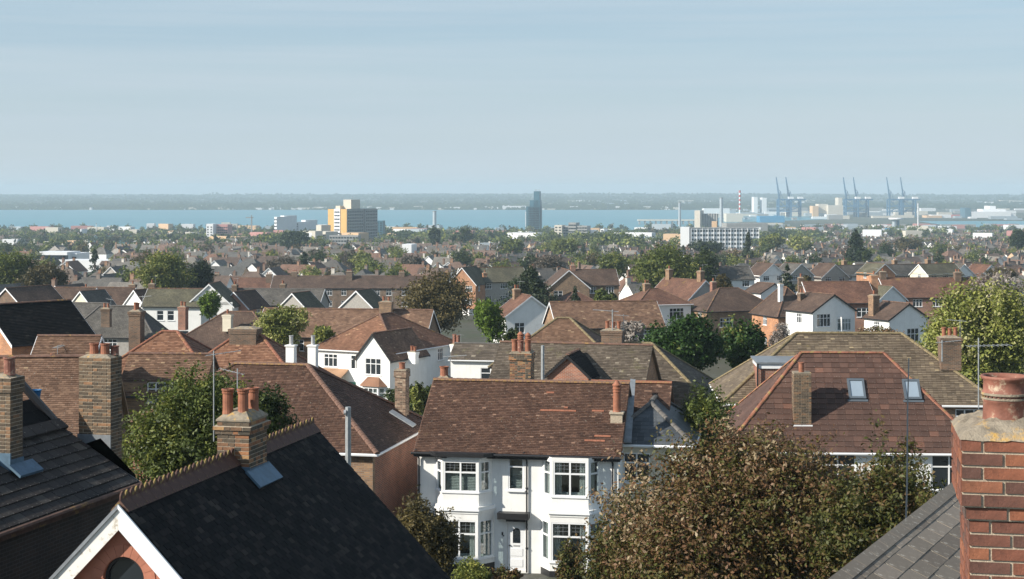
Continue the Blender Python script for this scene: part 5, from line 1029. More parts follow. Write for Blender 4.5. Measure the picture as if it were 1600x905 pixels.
tree('garden_shrub', 'dry rusty flowered shrub left of the front door path', 790, 882, 940, 60, 58, 3000, .14, 'leaf_copper', lobes=12, cat='shrub', trunk=False)
tree('copper_bush', 'bushy copper shrub in front of the lower right bay window', 893, 838, 960, 62, 60, 6000, .14, 'leaf_copper', lobes=14, cat='shrub', trunk=False)
tree('garden_shrub', 'rounded light green shrub between the right bay and the copper tree', 943, 838, 960, 50, 62, 4500, .12, 'leaf_green', lobes=10, cat='shrub', trunk=False)
tree('fruit_tree', 'light olive tree rising between the slate roof and the olive roof', 1098, 585, 760, 105, 72, 16000, .17, 'leaf_green', lobes=26, clump=.16, twigs=34)
tree('broadleaf_tree', 'glossy deep green tree behind the grey brown hipped roof', 1068, 484, 590, 138, 118, 20000, .30, 'leaf_deep', lobes=26, twigs=34)
tree('broadleaf_tree', 'deep green tree with orange tinges right of the glossy green one', 1162, 490, 590, 86, 122, 10000, .30, 'leaf_deep', lobes=18)
tree('poplar_tree', 'large yellow green tree at the right edge', 1530, 432, 640, 215, 112, 52000, .27, 'leaf_yellow', lobes=44, depth=.8, clump=.13, twigs=46)
tree('grey_tree', 'greyish dry topped tree behind the yellow green one, right edge', 1560, 418, 520, 120, 135, 9000, .3, 'leaf_pale', lobes=22)
tree('brown_tree', 'large round brown leaved tree in the centre of the rooftops', 683, 420, 525, 118, 232, 24000, .42, 'leaf_olive', lobes=34, twigs=34)
tree('green_tree', 'bright green column shaped tree right of the brown round tree', 766, 464, 540, 56, 172, 9000, .34, 'leaf_bright', lobes=18)
tree('cedar_tree', 'broad dark evergreen behind the pale gabled house', 828, 412, 500, 86, 262, 14000, .42, 'leaf_conifer', 'cone', lobes=30)
tree('cypress_tree', 'narrow pointed conifer in front of the reddish hipped roof', 899, 446, 510, 28, 222, 7000, .32, 'leaf_conifer', 'cone', lobes=22)
tree('green_tree', 'tallest green and brown tree group, right of centre behind the white hip', 1045, 380, 466, 122, 315, 24000, .55, 'leaf_green', lobes=34)
tree('green_tree', 'dark green tree joined to the tall group on its right side', 1102, 392, 462, 62, 330, 9000, .55, 'leaf_dark', lobes=20)
tree('green_tree', 'bright dome shaped green tree at left above the roofs', 258, 388, 470, 104, 318, 20000, .52, 'leaf_green', lobes=30)
tree('dark_tree', 'dark tree attached to the right of the green dome at left', 312, 400, 470, 50, 326, 8000, .5, 'leaf_conifer', lobes=16)
tree('dark_tree', 'olive green tree at the left border', 22, 386, 470, 86, 322, 14000, .52, 'leaf_green', lobes=26)
tree('dark_tree', 'darker brownish tree second from the left border', 70, 400, 474, 86, 316, 14000, .5, 'leaf_olive', lobes=26)
tree('small_tree', 'small bright green tree between white and pink gabled houses', 327, 445, 502, 44, 212, 7000, .32, 'leaf_bright', lobes=16)
tree('small_tree', 'yellow green tree in front of the wide brown roof, left of centre', 440, 476, 545, 92, 158, 14000, .3, 'leaf_yellow', lobes=26)
tree('hedge_tree', 'dark hedge trees below the large white house', 640, 600, 650, 110, 118, 12000, .28, 'leaf_dark', lobes=20, cat='hedge', trunk=False)
tree('hedge_shrub', 'bright yellow green bush left of the centre ridge end', 652, 600, 650, 30, 110, 3000, .22, 'leaf_yellow', lobes=8, cat='shrub', trunk=False)
tree('flowering_shrub', 'pale whitish shrub above the olive roof, right', 1220, 500, 560, 50, 150, 5000, .22, 'leaf_pale', lobes=14, cat='shrub', trunk=False)
tree('autumn_shrub', 'reddish brown shrub row above the olive ridge', 1370, 508, 560, 100, 140, 8000, .22, 'leaf_copper', lobes=18, cat='shrub', trunk=False)
tree('cypress_tree', 'dark pointed tree in front of the office block, right', 1169, 362, 410, 20, 640, 5000, .8, 'leaf_conifer', 'cone', lobes=18)
tree('spruce_tree', 'tall dark conifer standing above the right rooftops', 1337, 357, 412, 36, 560, 9000, .75, 'leaf_conifer', 'cone', lobes=22)
tree('small_tree', 'dark tree beside the foot of the tall right conifer', 1350, 385, 412, 24, 550, 3000, .7, 'leaf_dark', lobes=10)
tree('small_tree', 'dark narrow tree between light blue gable and bungalow row', 1230, 412, 460, 22, 300, 3500, .4, 'leaf_conifer', 'cone', lobes=12)
tree('small_tree', 'brown green bush tree in the row right of the dark roofed gable', 1560, 415, 440, 60, 345, 5000, .45, 'leaf_olive', lobes=14)
tree('grey_tree', 'bare greyish tree between roofs, centre', 862, 398, 428, 70, 480, 6000, .6, 'leaf_bare', lobes=20)
tree('small_tree', 'green tree group right of the grey bare tree', 960, 388, 440, 60, 430, 8000, .6, 'leaf_green', lobes=20)
tree('grey_tree', 'greyish brown tree in the left middle roofs', 440, 400, 425, 60, 520, 6000, .7, 'leaf_bare', lobes=18)
for (px_, yt_, yb_, w_, Y_, n_, mt, lab) in [
    (460, 358, 392, 54, 980, 6000, 'leaf_dark', 'large dark green tree left below the tower block'), (884, 370, 402, 52, 760, 6000, 'leaf_yellow', 'yellow green tree below the grey balconied flats'),
    (800, 372, 398, 44, 800, 4000, 'leaf_green', 'green tree left of the grey balconied flats, before the rooftops'), (722, 356, 384, 40, 1150, 3000, 'leaf_dark', 'rounded dark tree between tower block and stepped tower'),
    (680, 350, 388, 22, 1050, 2500, 'leaf_conifer', 'dark tall tree below the short silver cylinder tower'), (1104, 373, 398, 60, 720, 5000, 'leaf_conifer', 'dark rounded tree in front of the office stair tower'),
    (1208, 362, 392, 50, 900, 5000, 'leaf_green', 'green tree right of the long office block, before the rooftops'), (1250, 366, 392, 46, 860, 4000, 'leaf_yellow', 'yellowish tree further right of the long office block'),
    (1590, 356, 392, 40, 820, 4000, 'leaf_dark', 'dark tree at the far right edge above the rooftops'), (1420, 372, 392, 50, 900, 4000, 'leaf_olive', 'brownish tree below the blue shed'),
    (640, 398, 420, 44, 560, 3500, 'leaf_bare', 'greyish tree behind the brown round tree'), (560, 392, 412, 46, 620, 3500, 'leaf_yellow', 'yellowish garden tree below the tower block'),
    (1008, 452, 492, 26, 250, 3000, 'leaf_dark', 'small dark tree left of the white hipped house'), (945, 448, 500, 46, 240, 5000, 'leaf_green', 'leafy green tree between the conifer and white hipped house'),
    (1258, 432, 466, 30, 275, 3000, 'leaf_olive', 'brown green tree between light blue gable and the red wide roof'), (1376, 425, 462, 40, 300, 4000, 'leaf_green', 'green garden tree above the right middle chimneys'),
    (800, 512, 570, 40, 135, 4000, 'leaf_dark', 'dark bushy tree left of the lichened hip roof'), (985, 500, 545, 50, 140, 5000, 'leaf_pale', 'pale dry shrub tree beside the stock chimney aerial'),
    (505, 500, 560, 40, 165, 4000, 'leaf_yellow', 'yellow autumn tree behind the two small white stacks'), (1130, 426, 462, 34, 290, 3500, 'leaf_olive', 'brown green tree above the wide brown hipped house'),
    (250, 515, 560, 30, 140, 2500, 'leaf_dark', 'dark shrub between grey hip and orange roof')]:
    tree('garden_tree', lab, px_, yt_, yb_, w_, Y_, n_, .0026*Y_ if Y_ < 300 else .0016*Y_, mt, lobes=16, trunk=Y_ > 100)
# ------------------------------------------------------------------ town prototypes
def proto(kind, seed):
    rd = random.Random(seed); b = MB(); w_ = {'semi': 11., 'hip': 10.5, 'gab': 7.6, 'terr': 15., 'lhouse': 10.}[kind]; d = 8.; h = 5.1+rd.uniform(-.5, .2); p = math.tan(R(rd.uniform(36, 42))); hw = w_/2; ov = .3
    def win(x, z, ww, hh_, y=-.03): b.add([(x-ww/2, y, z), (x+ww/2, y, z), (x+ww/2, y, z+hh_), (x-ww/2, y, z+hh_)], [(0, 1, 2, 3)], 2); [b.add([(x-ww/2+.1+i*(ww-.1)/2, y-.02, z+.1), (x-ww/2+i*(ww-.1)/2+(ww-.1)/2, y-.02, z+.1), (x-ww/2+i*(ww-.1)/2+(ww-.1)/2, y-.02, z+hh_-.1), (x-ww/2+.1+i*(ww-.1)/2, y-.02, z+hh_-.1)], [(0, 1, 2, 3)], 3) for i in range(2)]
    def gx(x0, x1, y0, y1, h, wi=0):
        b.b2(x0, x1, y0, y1, -2, h, mi=0); ym = (y0+y1)/2; hr_ = h+(ym-y0)*p; e = ov*p
        b.add([(x1, y0, h), (x1, y1, h), (x1, ym, hr_)], [(0, 1, 2)], 0); b.add([(x0, y1, h), (x0, y0, h), (x0, ym, hr_)], [(0, 1, 2)], 0)
        b.add([(x0-.2, y0-ov, h-e+.08), (x1+.2, y0-ov, h-e+.08), (x1+.2, ym, hr_+.08), (x0-.2, ym, hr_+.08), (x1+.2, y1+ov, h-e+.08), (x0-.2, y1+ov, h-e+.08)], [(0, 1, 2, 3), (3, 2, 4, 5)], 1); return hr_
    def gy(x0, x1, y0, y1, h):
        b.b2(x0, x1, y0, y1, -2, h, mi=0); xm = (x0+x1)/2; hr_ = h+(xm-x0)*p; e = ov*p
        b.add([(x0, y0, h), (x1, y0, h), (xm, y0, hr_)], [(0, 1, 2)], 0); b.add([(x1, y1, h), (x0, y1, h), (xm, y1, hr_)], [(0, 1, 2)], 0)
        b.add([(x0-ov, y0-.3, h-e+.09), (x0-ov, y1+.2, h-e+.09), (xm, y1+.2, hr_+.09), (xm, y0-.3, hr_+.09), (x1+ov, y0-.3, h-e+.09), (x1+ov, y1+.2, h-e+.09)], [(1, 0, 3, 2), (4, 5, 2, 3)], 1)
        for s_, xx in ((-1, x0-ov), (1, x1+ov)): b.add([(xx, y0-.32, h-e-.12), (xm, y0-.32, hr_-.1), (xm, y0-.32, hr_+.1), (xx, y0-.32, h-e+.09)], [(0, 1, 2, 3)], 2)
        return hr_
    def hip(x0, x1, y0, y1, h):
        b.b2(x0, x1, y0, y1, -2, h, mi=0); m_ = (y1-y0)/2; hr_ = h+m_*p; e = ov*p; ym = (y0+y1)/2
        b.add([(x0-ov, y0-ov, h-e), (x1+ov, y0-ov, h-e), (x1+ov, y1+ov, h-e), (x0-ov, y1+ov, h-e), (x0+m_, ym, hr_), (x1-m_, ym, hr_)], [(0, 1, 5, 4), (1, 2, 5), (2, 3, 4, 5), (3, 0, 4)], 1); return hr_
    if kind == 'semi':
        hr_ = gx(-hw, hw, 0, d, h); gy(-hw+.4, -hw+4.2, -.9, 3, h-.2); gy(hw-4.2, hw-.4, -.9, 3, h-.2); xs_ = [(-hw+2.3, -.93), (hw-2.3, -.93), (-.9, -.03), (.9, -.03)]; ch = [(0, d/2)]
    elif kind == 'hip': hr_ = hip(-hw, hw, 0, d, h); xs_ = [(-hw+1.8, -.03), (0, -.03), (hw-1.8, -.03)]; ch = [(-1.5, d/2)]
    elif kind == 'gab': hr_ = gy(-hw, hw, 0, 9, h-.4); xs_ = [(-1.7, -.03), (1.7, -.03)]; ch = [(-hw+1, 4)]
    elif kind == 'terr': hr_ = gx(-hw, hw, 0, d, h); xs_ = [(-6, -.03), (-3.4, -.03), (-1, -.03), (1.8, -.03), (4.2, -.03), (6.3, -.03)]; ch = [(-hw+.3, d/2), (0, d/2), (hw-.3, d/2)]
    else: hr_ = gx(-hw, hw, 0, d, h); gy(-hw, -hw+5, -2, 3, h); xs_ = [(-hw+2.5, -2.03), (1.2, -.03), (3.8, -.03)]; ch = [(hw-.5, d/2)]
    for x, y in xs_:
        ww = rd.choice((1.3, 1.6, 1.9)); win(x, 3.1, ww, 1.25, y); win(x, .7, ww, 1.35, y)
    for s_ in (-1, 1):                      # side windows
        x = s_*(hw+.03); b.add([(x, 3.2, 3), (x, 4.2, 3), (x, 4.2, 4.1), (x, 3.2, 4.1)], [(0, 1, 2, 3)], 3)
    for x, y in ch:
        cw = rd.uniform(.7, 1.1); b.b2(x-cw/2, x+cw/2, y-.4, y+.4, hr_-1, hr_+.95, mi=4); b.b2(x-cw/2-.06, x+cw/2+.06, y-.46, y+.46, hr_+.8, hr_+.95, mi=4)
        for k in range(2): b.tube((x+(k-.5)*.4, y, hr_+.95), (x+(k-.5)*.4, y, hr_+1.25), .1, n=5, mi=5)
    return b
PK = [(k, proto(k, s_)) for s_, k in enumerate(['semi', 'hip', 'gab', 'terr', 'lhouse', 'semi', 'hip', 'gab'])]
MT6 = [M['wvary'], M['rvary'], M['frame'], M['glass'], M['cvary'], M['terra']]
PM = [b.mesh('town_house', MT6) for k, b in PK]
def blocked(px_, Y):
    for a_, c_, y0, y1 in ((1050, 1205, 960, 1349), (40, 125, 640, 1000), (80, 180, 600, 899), (-50, 215, 1180, 1479), (470, 605, 1150, 1430), (860, 930, 1420, 1690), (955, 1065, 1300, 1490), (320, 360, 1500, 1700), (620, 650, 800, 970), (1130, 1205, 1600, 1880)):
        if a_ < px_ < c_ and y0 < Y < y1: return True
    return False
hand = [(o.location.x, o.location.y) for o in C.objects if o.get('category') == 'house']
slots = []; treespots = []
g = np.random.default_rng(3)
for zone, rot in (('left', -14), ('right', 25)):
    e1 = Vector((math.cos(R(rot)), math.sin(R(rot)))); e2 = Vector((-math.sin(R(rot)), math.cos(R(rot))))
    for j in range(-60, 150):
        rowy = j*34.+(8 if j % 2 else 0)
        x = -1400.
        while x < 1600:
            st_ = 12.2+g.uniform(-.8, 1.8); x += st_*(1.0 if g.random() > .1 else 1.6); p = e1*x+e2*rowy+Vector((g.normal(0, .5), g.normal(0, .7)))
            Y = p.y
            if Y < 300 or Y > 2050: continue
            px_ = 800+F*p.x/Y
            if px_ < -60 or px_ > 1660: continue
            if (px_ < 770) != (zone == 'left') or blocked(px_, Y): continue
            if any((p.x-a)**2+(p.y-b)**2 < 15**2 for a, b in hand): continue
            if 360 < px_ < 715 and Y < 425: continue
            if px_ > 1120 and Y < 395: continue
            if Y < 345 and px_ > 640: continue
            zz = ground(Y); r_ = g.random()
            if Y < 1080: ph = .8
            elif Y < 1300: ph = .6 if px_ < 1230 else .9
            elif Y < 1750: ph = .16 if px_ < 1230 else .88
            else: ph = .03 if px_ < 1230 else .5
            if px_ < 230 and Y > 900: ph = .15
            if r_ < ph: slots.append((p.x, p.y, zz, R(rot+g.normal(0, 2.5)+(180 if g.random() < .3 else 0)+(90 if g.random() < .08 else 0)), px_))
            else: treespots.append((p.x, p.y, zz))
            if g.random() < (.42 if Y < 1100 else .5): q = p+e2*12.5; treespots.append((q.x+g.normal(0, 3), q.y, ground(q.y)))
            if Y > 1050 and px_ < 1230 and g.random() < .9: treespots.append((p.x+g.normal(0, 6), p.y+g.normal(0, 8), zz))
slots.sort(key=lambda s_: s_[1])
def zonename(px_, Y):
    side = 'far left' if px_ < 330 else 'left of centre' if px_ < 700 else 'centre right' if px_ < 1080 else 'right' if px_ < 1380 else 'far right'
    dep_ = 'nearer' if Y < 470 else 'middle' if Y < 560 else 'distant'
    return side, dep_
NAMES = {'semi': 'double gabled', 'hip': 'hipped roof', 'gab': 'single gabled', 'terr': 'terraced', 'lhouse': 'corner gabled'}
joinV = {i: [] for i in range(len(PK))}
for n_, (x, y, z, rz, px_) in enumerate(slots):
    i = int(g.integers(0, len(PK)))
    if n_ < 298:
        sd_, dp_ = zonename(px_, y); kind = PK[i][0]; lab = 'small %s house, %s rooftops, %s' % (NAMES[kind], dp_, sd_)
        o = link('town_house', PM[i], None, (x, y, z), rz); tagp(o, lab, 'house', 'small %s houses, %s rooftops %s' % (NAMES[kind], dp_, sd_))
    else: joinV[i].append((x, y, z, rz))
V = []; Fc = []; MI = []; TT = []; off = 0
for i, (k, b) in enumerate(PK):
    if not joinV[i]: continue
    bv = np.array(b.v, dtype=np.float64); mi = b.m
    for x, y, z, rz in joinV[i]:
        c_, s_ = math.cos(rz), math.sin(rz); v = np.stack([bv[:, 0]*c_-bv[:, 1]*s_+x, bv[:, 0]*s_+bv[:, 1]*c_+y, bv[:, 2]+z], 1); V.append(v)
        Fc.extend([tuple(q+off for q in f) for f in b.f]); MI.extend(mi); t1, t2, t3 = g.random(3); TT.extend([t1 if q == 0 else t2 if q == 1 else t3 for q in mi]); off += len(bv)
if V:
    me = bpy.data.meshes.new('distant_town'); me.from_pydata(np.concatenate(V).tolist(), [], Fc); [me.materials.append(q) for q in MT6]
    me.polygons.foreach_set('material_index', np.array(MI, dtype=np.int32)); a = me.attributes.new('tint', 'FLOAT', 'FACE'); a.data.foreach_set('value', np.array(TT, dtype=np.float32)); me.update()
    tagp(link('distant_town', me), 'mass of small far rooftops stretching to the trees before the water', None, None, 'stuff'); 
# trees of the town
TP = []
for i, (mt, sh, asp) in enumerate([('leaf_green', 'round', 1.), ('leaf_dark', 'round', 1.), ('leaf_olive', 'round', 1.), ('leaf_yellow', 'round', 1.1), ('leaf_conifer', 'cone', .55), ('leaf_green', 'round', 1.25), ('leaf_bare', 'round', 1.1)]):
    gg = np.random.default_rng(500+i); v, t_, lc = crown_arrays(gg, 7.*asp, 7.*asp, 7.2, 1500, .62, 16, sh, .16, 14)
    me1 = quadmesh('town_tree_crown', v, t_, mt); tm = trunk_mesh('trunk', lc, -2.2, .2, 7., 5, i); TP.append((me1, tm, mt, sh, v, t_))
KN = {'leaf_green': 'green', 'leaf_dark': 'dark green', 'leaf_olive': 'brownish', 'leaf_yellow': 'yellow green', 'leaf_conifer': 'pointed dark', 'leaf_bare': 'greyish'}
treespots.sort(key=lambda s_: s_[1]); wood = {}
for n_, (x, y, z) in enumerate(treespots):
    i = int(g.choice(len(TP), p=[.24, .22, .14, .1, .07, .16, .07])); s_ = g.uniform(.6, 1.4)*(1.15 if y > 1100 else 1)
    if n_ < 295:
        px_ = 800+F*x/y; sd_, dp_ = zonename(px_, y); r_ = empty('town_tree', (x, y, z), g.uniform(0, 6.28)); r_.scale = (s_, s_, s_*g.uniform(.9, 1.15))
        tagp(r_, '%s tree in gardens, %s rooftops, %s' % (KN[TP[i][2]], dp_, sd_), 'tree', '%s garden trees, %s rooftops %s' % (KN[TP[i][2]], dp_, sd_))
        link('crown', TP[i][0], r_, (0, 0, 2.)); link('trunk', TP[i][1], r_, (0, 0, 2.))
    else: wood.setdefault(TP[i][2], []).append((x, y, z, s_))
# extra woods: near the shore, left and centre, and the belt behind the office block
for _ in range(900):
    Y = g.uniform(1250, 2370); px_ = g.uniform(-30, 1640)
    if blocked(px_, Y): continue
    if px_ > 1230 and Y < 1900: 
        if g.random() < .75: continue
    wood.setdefault(g.choice(['leaf_green', 'leaf_green', 'leaf_olive', 'leaf_dark']), []).append(((px_-800)/F*Y, Y, ground(Y), g.uniform(.8, 1.9)))
for _ in range(260):                 # greener clumps seen in the photograph between town and office
    cxp, Yc, sp = [(870, 1250, 50), (700, 1450, 110), (1240, 1500, 70), (460, 1250, 60), (960, 1100, 40), (1380, 1750, 120), (640, 1600, 150)][int(g.integers(0, 7))]
    Y = Yc+g.normal(0, 90); px_ = cxp+g.normal(0, sp*.5)
    if blocked(px_, Y): continue
    wood.setdefault(g.choice(['leaf_green', 'leaf_yellow', 'leaf_green', 'leaf_dark']), []).append(((px_-800)/F*Y, Y, ground(Y), g.uniform(1.1, 2.2)))
for mt, lst in wood.items():
    src = {k: [t_ for t_ in TP if t_[2] == k] for k in {mt}}[mt]; vs = []; ts = []
    for (x, y, z, s_) in lst:
        _, _, _, _, v, t_ = src[int(g.integers(0, len(src)))]; k = 260 if y < 1300 else 130; q = v.reshape(-1, 4, 3); sel = g.choice(len(q), k, replace=False); q = q[sel]; c = q.mean(1, keepdims=True); q = c+(q-c)*(2.2 if y < 1300 else 3.0)
        a_ = g.uniform(0, 6.28); r_ = np.array([[math.cos(a_), -math.sin(a_), 0], [math.sin(a_), math.cos(a_), 0], [0, 0, 1]]); q = (q.reshape(-1, 3) @ r_.T)*s_+np.array([x, y, z+1.]); vs.append(q); ts.append(np.clip(t_[sel]+g.uniform(-.2, .2), 0, 1))
    o = link('distant_trees', quadmesh('distant_trees', np.concatenate(vs), np.concatenate(ts), mt)); tagp(o, 'mass of %s far trees between the rooftops and along the shore' % KN[mt], None, None, 'stuff')
# ------------------------------------------------------------------ landmarks
M['yellowp'] = plain('ochre_panel', (.62, .37, .12), .7, .06, .2); M['concl'] = plain('pale_concrete', (.58, .54, .46), .8, .1, .3); M['concg'] = plain('grey_concrete', (.28, .28, .27), .8, .12, .3); M['whitep'] = plain('white_panel', (.74, .75, .76), .6, .05, .3)
M['craneblue'] = plain('crane_blue', (.05, .15, .27), .5, .1, .1); M['cobalt'] = plain('blue_cladding', (.05, .25, .45), .5, .1, .1); M['towerblue'] = plain('blue_grey_cladding', (.05, .13, .18), .4, .12, .08); M['redpaint'] = plain('red_paint', (.5, .06, .04), .5, .1, .3); M['silver'] = plain('silver_cladding', (.42, .48, .52), .35, .08, .2, metal=.3)
M['peach'] = plain('peach_panel', (.62, .42, .25), .7, .08, .1); M['pinkc'] = plain('faded_pink', (.45, .22, .2), .7, .1, .1)
def Z(py, Y): return (HOR-py)/F*Y
def X(px_, Y): return (px_-800)/F*Y
_wm = {}
def wingrid(root, kind, x0, x1, z0, z1, nx, nz, ang, ox, oy, ww, wh_, name='window', mat='glass'):
    """grid of windows on a face; ang is the face direction, (ox, oy) its start corner"""
    key = (round(ww, 2), round(wh_, 2), mat)
    if key not in _wm: b = MB(); b.b2(-ww/2, ww/2, -.12, .0, 0, wh_); _wm[key] = b.mesh('window', M[mat])
    for i in range(nx):
        for j in range(nz):
            u_ = x0+(x1-x0)*(i+.5)/nx; z = z0+(z1-z0)*(j+.5)/nz-wh_/2; link(name, _wm[key], root, (ox+math.cos(ang)*u_, oy+math.sin(ang)*u_, z), ang)
def bld(name, label, cat, px0, px1, yt, yb, Y, d, rot, mat, wins=None, group=None, side=None, roofm=None, extra=None):
    x0, x1 = X(px0, Y), X(px1, Y); z0 = min(Z(yb, Y), ground(Y) if Y < 2400 else -58.6); zt = Z(yt, Y); w_ = (x1-x0); h = zt-z0
    r_ = empty(name, ((x0+x1)/2, Y, z0), R(rot), label, cat, group); b = MB(); b.b2(-w_/2, w_/2, 0, d, -1, h); b.build('wall', M[mat], r_)
    if roofm: b = MB(); b.b2(-w_/2-.3, w_/2+.3, -.3, d+.3, h, h+.5); b.build('roof', M[roofm], r_)
    if wins: nx, nz, f0, f1, ww, hh_ = wins; wingrid(r_, 0, 0, w_, h*f0, h*f1, nx, nz, 0, -w_/2, 0, ww, hh_)
    if side: nx, nz, f0, f1, ww, hh_ = side; wingrid(r_, 0, 0, d, h*f0, h*f1, nx, nz, R(90), w_/2, 0, ww, hh_)
    return r_, w_, h
# ochre tower block
r_, w_, h = bld('tower_block', 'tall ochre and grey tower block, the biggest building left of centre', 'tower block', 509, 545, 327, 384, 1500, 46, -30, 'yellowp', None, side=(14, 11, .04, .97, 1.8, 1.5))
b = MB(); b.b2(w_/2-.1, w_/2+.25, .3, 46.2, -1, h+.4); b.b2(w_/2-1.5, w_/2+1.8, 27, 46, -1, h); b.build('grey_side', M['concg'], r_); wingrid(r_, 0, 0, 18, h*.04, h*.97, 7, 11, R(90), w_/2+1.8, 27.5, 1.7, 1.6)
wingrid(r_, 0, 0, 24, h*.04, h*.97, 9, 11, R(90), w_/2+.25, 1.2, 1.7, 1.4)
b = MB(); b.b2(-w_*.16, w_*.16, -.5, .1, 1, h+.3); b.build('white_panel_strip', M['whitep'], r_); wingrid(r_, 0, -w_*.14, w_*.14, h*.1, h*.97, 3, 9, 0, 0, -.5, 1.6, 1.3)
b = MB(); b.b2(1, 9.5, 8, 22, h, h+8.6); b.build('roof_plant_room', M['concl'], r_); b = MB(); b.b2(-4, 1, 3, 9, h, h+3); b.build('roof_plant_room', M['concl'], r_); b = MB(); b.tube((7, 14, h+8), (7, 14, h+12), .15, n=5); b.build('mast', M['steel'], r_)
bld('flat_block', 'low ochre and cream block in front of the tower block', 'building', 478, 512, 362, 386, 1440, 18, -30, 'concl', (6, 2, .2, .95, 2.6, 1.5)); bld('flat_block', 'cream cube shaped block left of the tower block', 'building', 493, 503, 352, 380, 1480, 14, -30, 'concl', None)
bld('flat_block', 'bluish slab seen behind the right side of the tower block', 'building', 587, 598, 345, 384, 1620, 10, -10, 'towerblue', (2, 9, .1, .95, 1.6, 1.4)); bld('flat_block', 'grey low wing below the tower block', 'building', 514, 560, 368, 386, 1420, 10, -8, 'concg', (10, 3, .1, .95, 1.8, 1.3))
for i, (a_, c_, yt, lab) in enumerate([(428, 433, 339, 'narrow pale block first in the group left of the tower block'), (437, 445, 337, 'pale block with grey side, tallest of the group left of the tower block'), (457, 468, 347, 'small white block, third in the group left of the tower block'), (470, 478, 344, 'slim white block nearest the tower block group'), (448, 454, 354, 'tiny orange block between the pale blocks')]):
    bld('flat_block', lab, 'building', a_, c_, yt, 366, 1850+20*i, 22, -32, 'whitep' if i < 4 else 'peach', (2, 5, .2, .95, 1.8, 1.2))
# stepped slender blue tower
Y = 2200; r_ = empty('stepped_tower', (X(832, Y), Y, ground(Y)), R(-12), 'slender blue grey stepped tower by the water, centre', 'tower'); zb = ground(Y); k = Y/F
for nm, a_, c_, yt, dd_ in (('shaft', -10.5, 12, 323, 14), ('middle_stage', -4.5, 12, 313, 12), ('upper_stage', 2, 11, 299, 10)):
    b = MB(); b.b2(a_*k, c_*k, 0, dd_, -1, Z(yt, Y)-zb); b.build(nm, M['towerblue'], r_)
b = MB(); b.b2(-11.2*k, -10.4*k, -.2, 6, 0, Z(331, Y)-zb); b.build('pale_edge', M['whitep'], r_)
for q in (3.5, 6, 9.5): b = MB(); b.tube((q*k, 4, Z(299, Y)-zb), (q*k, 4, Z(296, Y)-zb), .3, n=5); b.build('mast', M['steel'], r_)
wingrid(r_, 0, -8*k, 11*k, 5, Z(324, Y)-zb, 9, 13, 0, 0, 0, 1.2, 1.4)
# flats centre right
for a_, c_, yt, lab, nx in ((866, 878, 352, 'cream ended flats, leftmost of the grey group by the shore', 2), (879, 918, 353, 'long grey balconied flats right of the cream end', 9), (888, 900, 348, 'tallest part of the grey balconied flats', 3), (917, 927, 364, 'small white flat roofed block right of the grey flats', 1), (938, 944, 358, 'small pale slab further right of the grey flats', 1), (950, 985, 364, 'low white and grey office right of the grey flats', 8)):
    bld('flats', lab, 'building', a_, c_, yt, 378, 1700, 14, -18, 'concl' if a_ in (866, 917) else 'whitep' if a_ > 930 else 'concg', (nx, 5 if yt < 360 else 3, .1, .95, 2.4, 1.3))
# long office block
r_, w_, h = bld('office_block', 'long white office block with rows of dark windows, right of centre', 'office', 1078, 1188, 357, 392, 1350, 16, 10, 'whitep', (24, 5, .02, .99, 1.7, 1.7), roofm='concg')
b = MB(); [b.b2(-w_/2+w_*i/12-.25, -w_/2+w_*i/12+.25, -.5, .1, 0, h) for i in range(13)]; b.build('mullion_fins', M['whitep'], r_)
bld('stair_tower', 'plain white stair tower at the left end of the long office block', 'building', 1063, 1077, 355, 392, 1345, 12, -10, 'whitep'); bld('roof_block', 'white box rising behind the long office block', 'building', 1112, 1120, 346, 360, 1400, 10, -10, 'peach')
bld('silo', 'pale concrete silo end, right of centre', 'silo', 1085, 1094, 329, 368, 2100, 20, -20, 'concl'); r_, w_, h = bld('silo', 'grey ribbed grain silo block behind the office', 'silo', 1094, 1122, 334, 368, 2110, 16, -6, 'concg')
for i in range(7): b = MB(); b.tube((-w_/2+w_*(i+.5)/7, 0, 0), (-w_/2+w_*(i+.5)/7, 0, h), w_/15, n=10); b.build('silo_cell', M['concg'], r_)
bld('shed', 'wide dark grey roofed shed before the office block, centre right', 'warehouse', 965, 1063, 372, 384, 1500, 24, -6, 'concg', None, roofm='silver'); bld('shed', 'dark long hall behind the right part of the office block', 'warehouse', 1135, 1200, 349, 362, 1900, 30, 4, 'concg')
def stack(name, label, px_, yt, yb, Y, wpx, mat, bands=None):
    k = Y/F; z0 = min(Z(yb, Y), -55 if Y > 1800 else ground(Y)); h = Z(yt, Y)-z0; r_ = empty(name, (X(px_, Y), Y, z0), 0, label, 'chimney')
    b = MB(); b.tube((0, 0, 0), (0, 0, h), wpx*k/2, wpx*k/2*.86, 14); b.build('shaft', M[mat], r_); b = MB(); b.tube((0, 0, h), (0, 0, h+.8), wpx*k/2*.95, wpx*k/2*.95, 14); b.build('rim', M['concg'], r_)
    if bands:
        for i in range(0, bands, 2): b = MB(); b.tube((0, 0, h*(.3+.7*i/bands)), (0, 0, h*(.3+.7*(i+1)/bands)), wpx*k/2*1.08, None, 12); b.build('red_band', M['redpaint'], r_)
    return r_
stack('silver_chimney', 'silver grey chimney standing by the jetty, left one of the pair', 1062, 317, 352, 2250, 4.6, 'silver'); stack('silver_chimney', 'thicker pale silver chimney right of the silos', 1127, 310, 350, 2250, 6, 'silver'); stack('striped_chimney', 'thin red and white striped chimney at the port', 1156, 298, 335, 3300, 3, 'whitep', 9)
stack('silver_tower', 'short silver cylinder tower with dark cap against the water', 679, 331, 354, 2000, 6.5, 'silver'); stack('white_mast', 'thin white mast above the blue shed', 1434.5, 318, 362, 2250, 2, 'whitep')
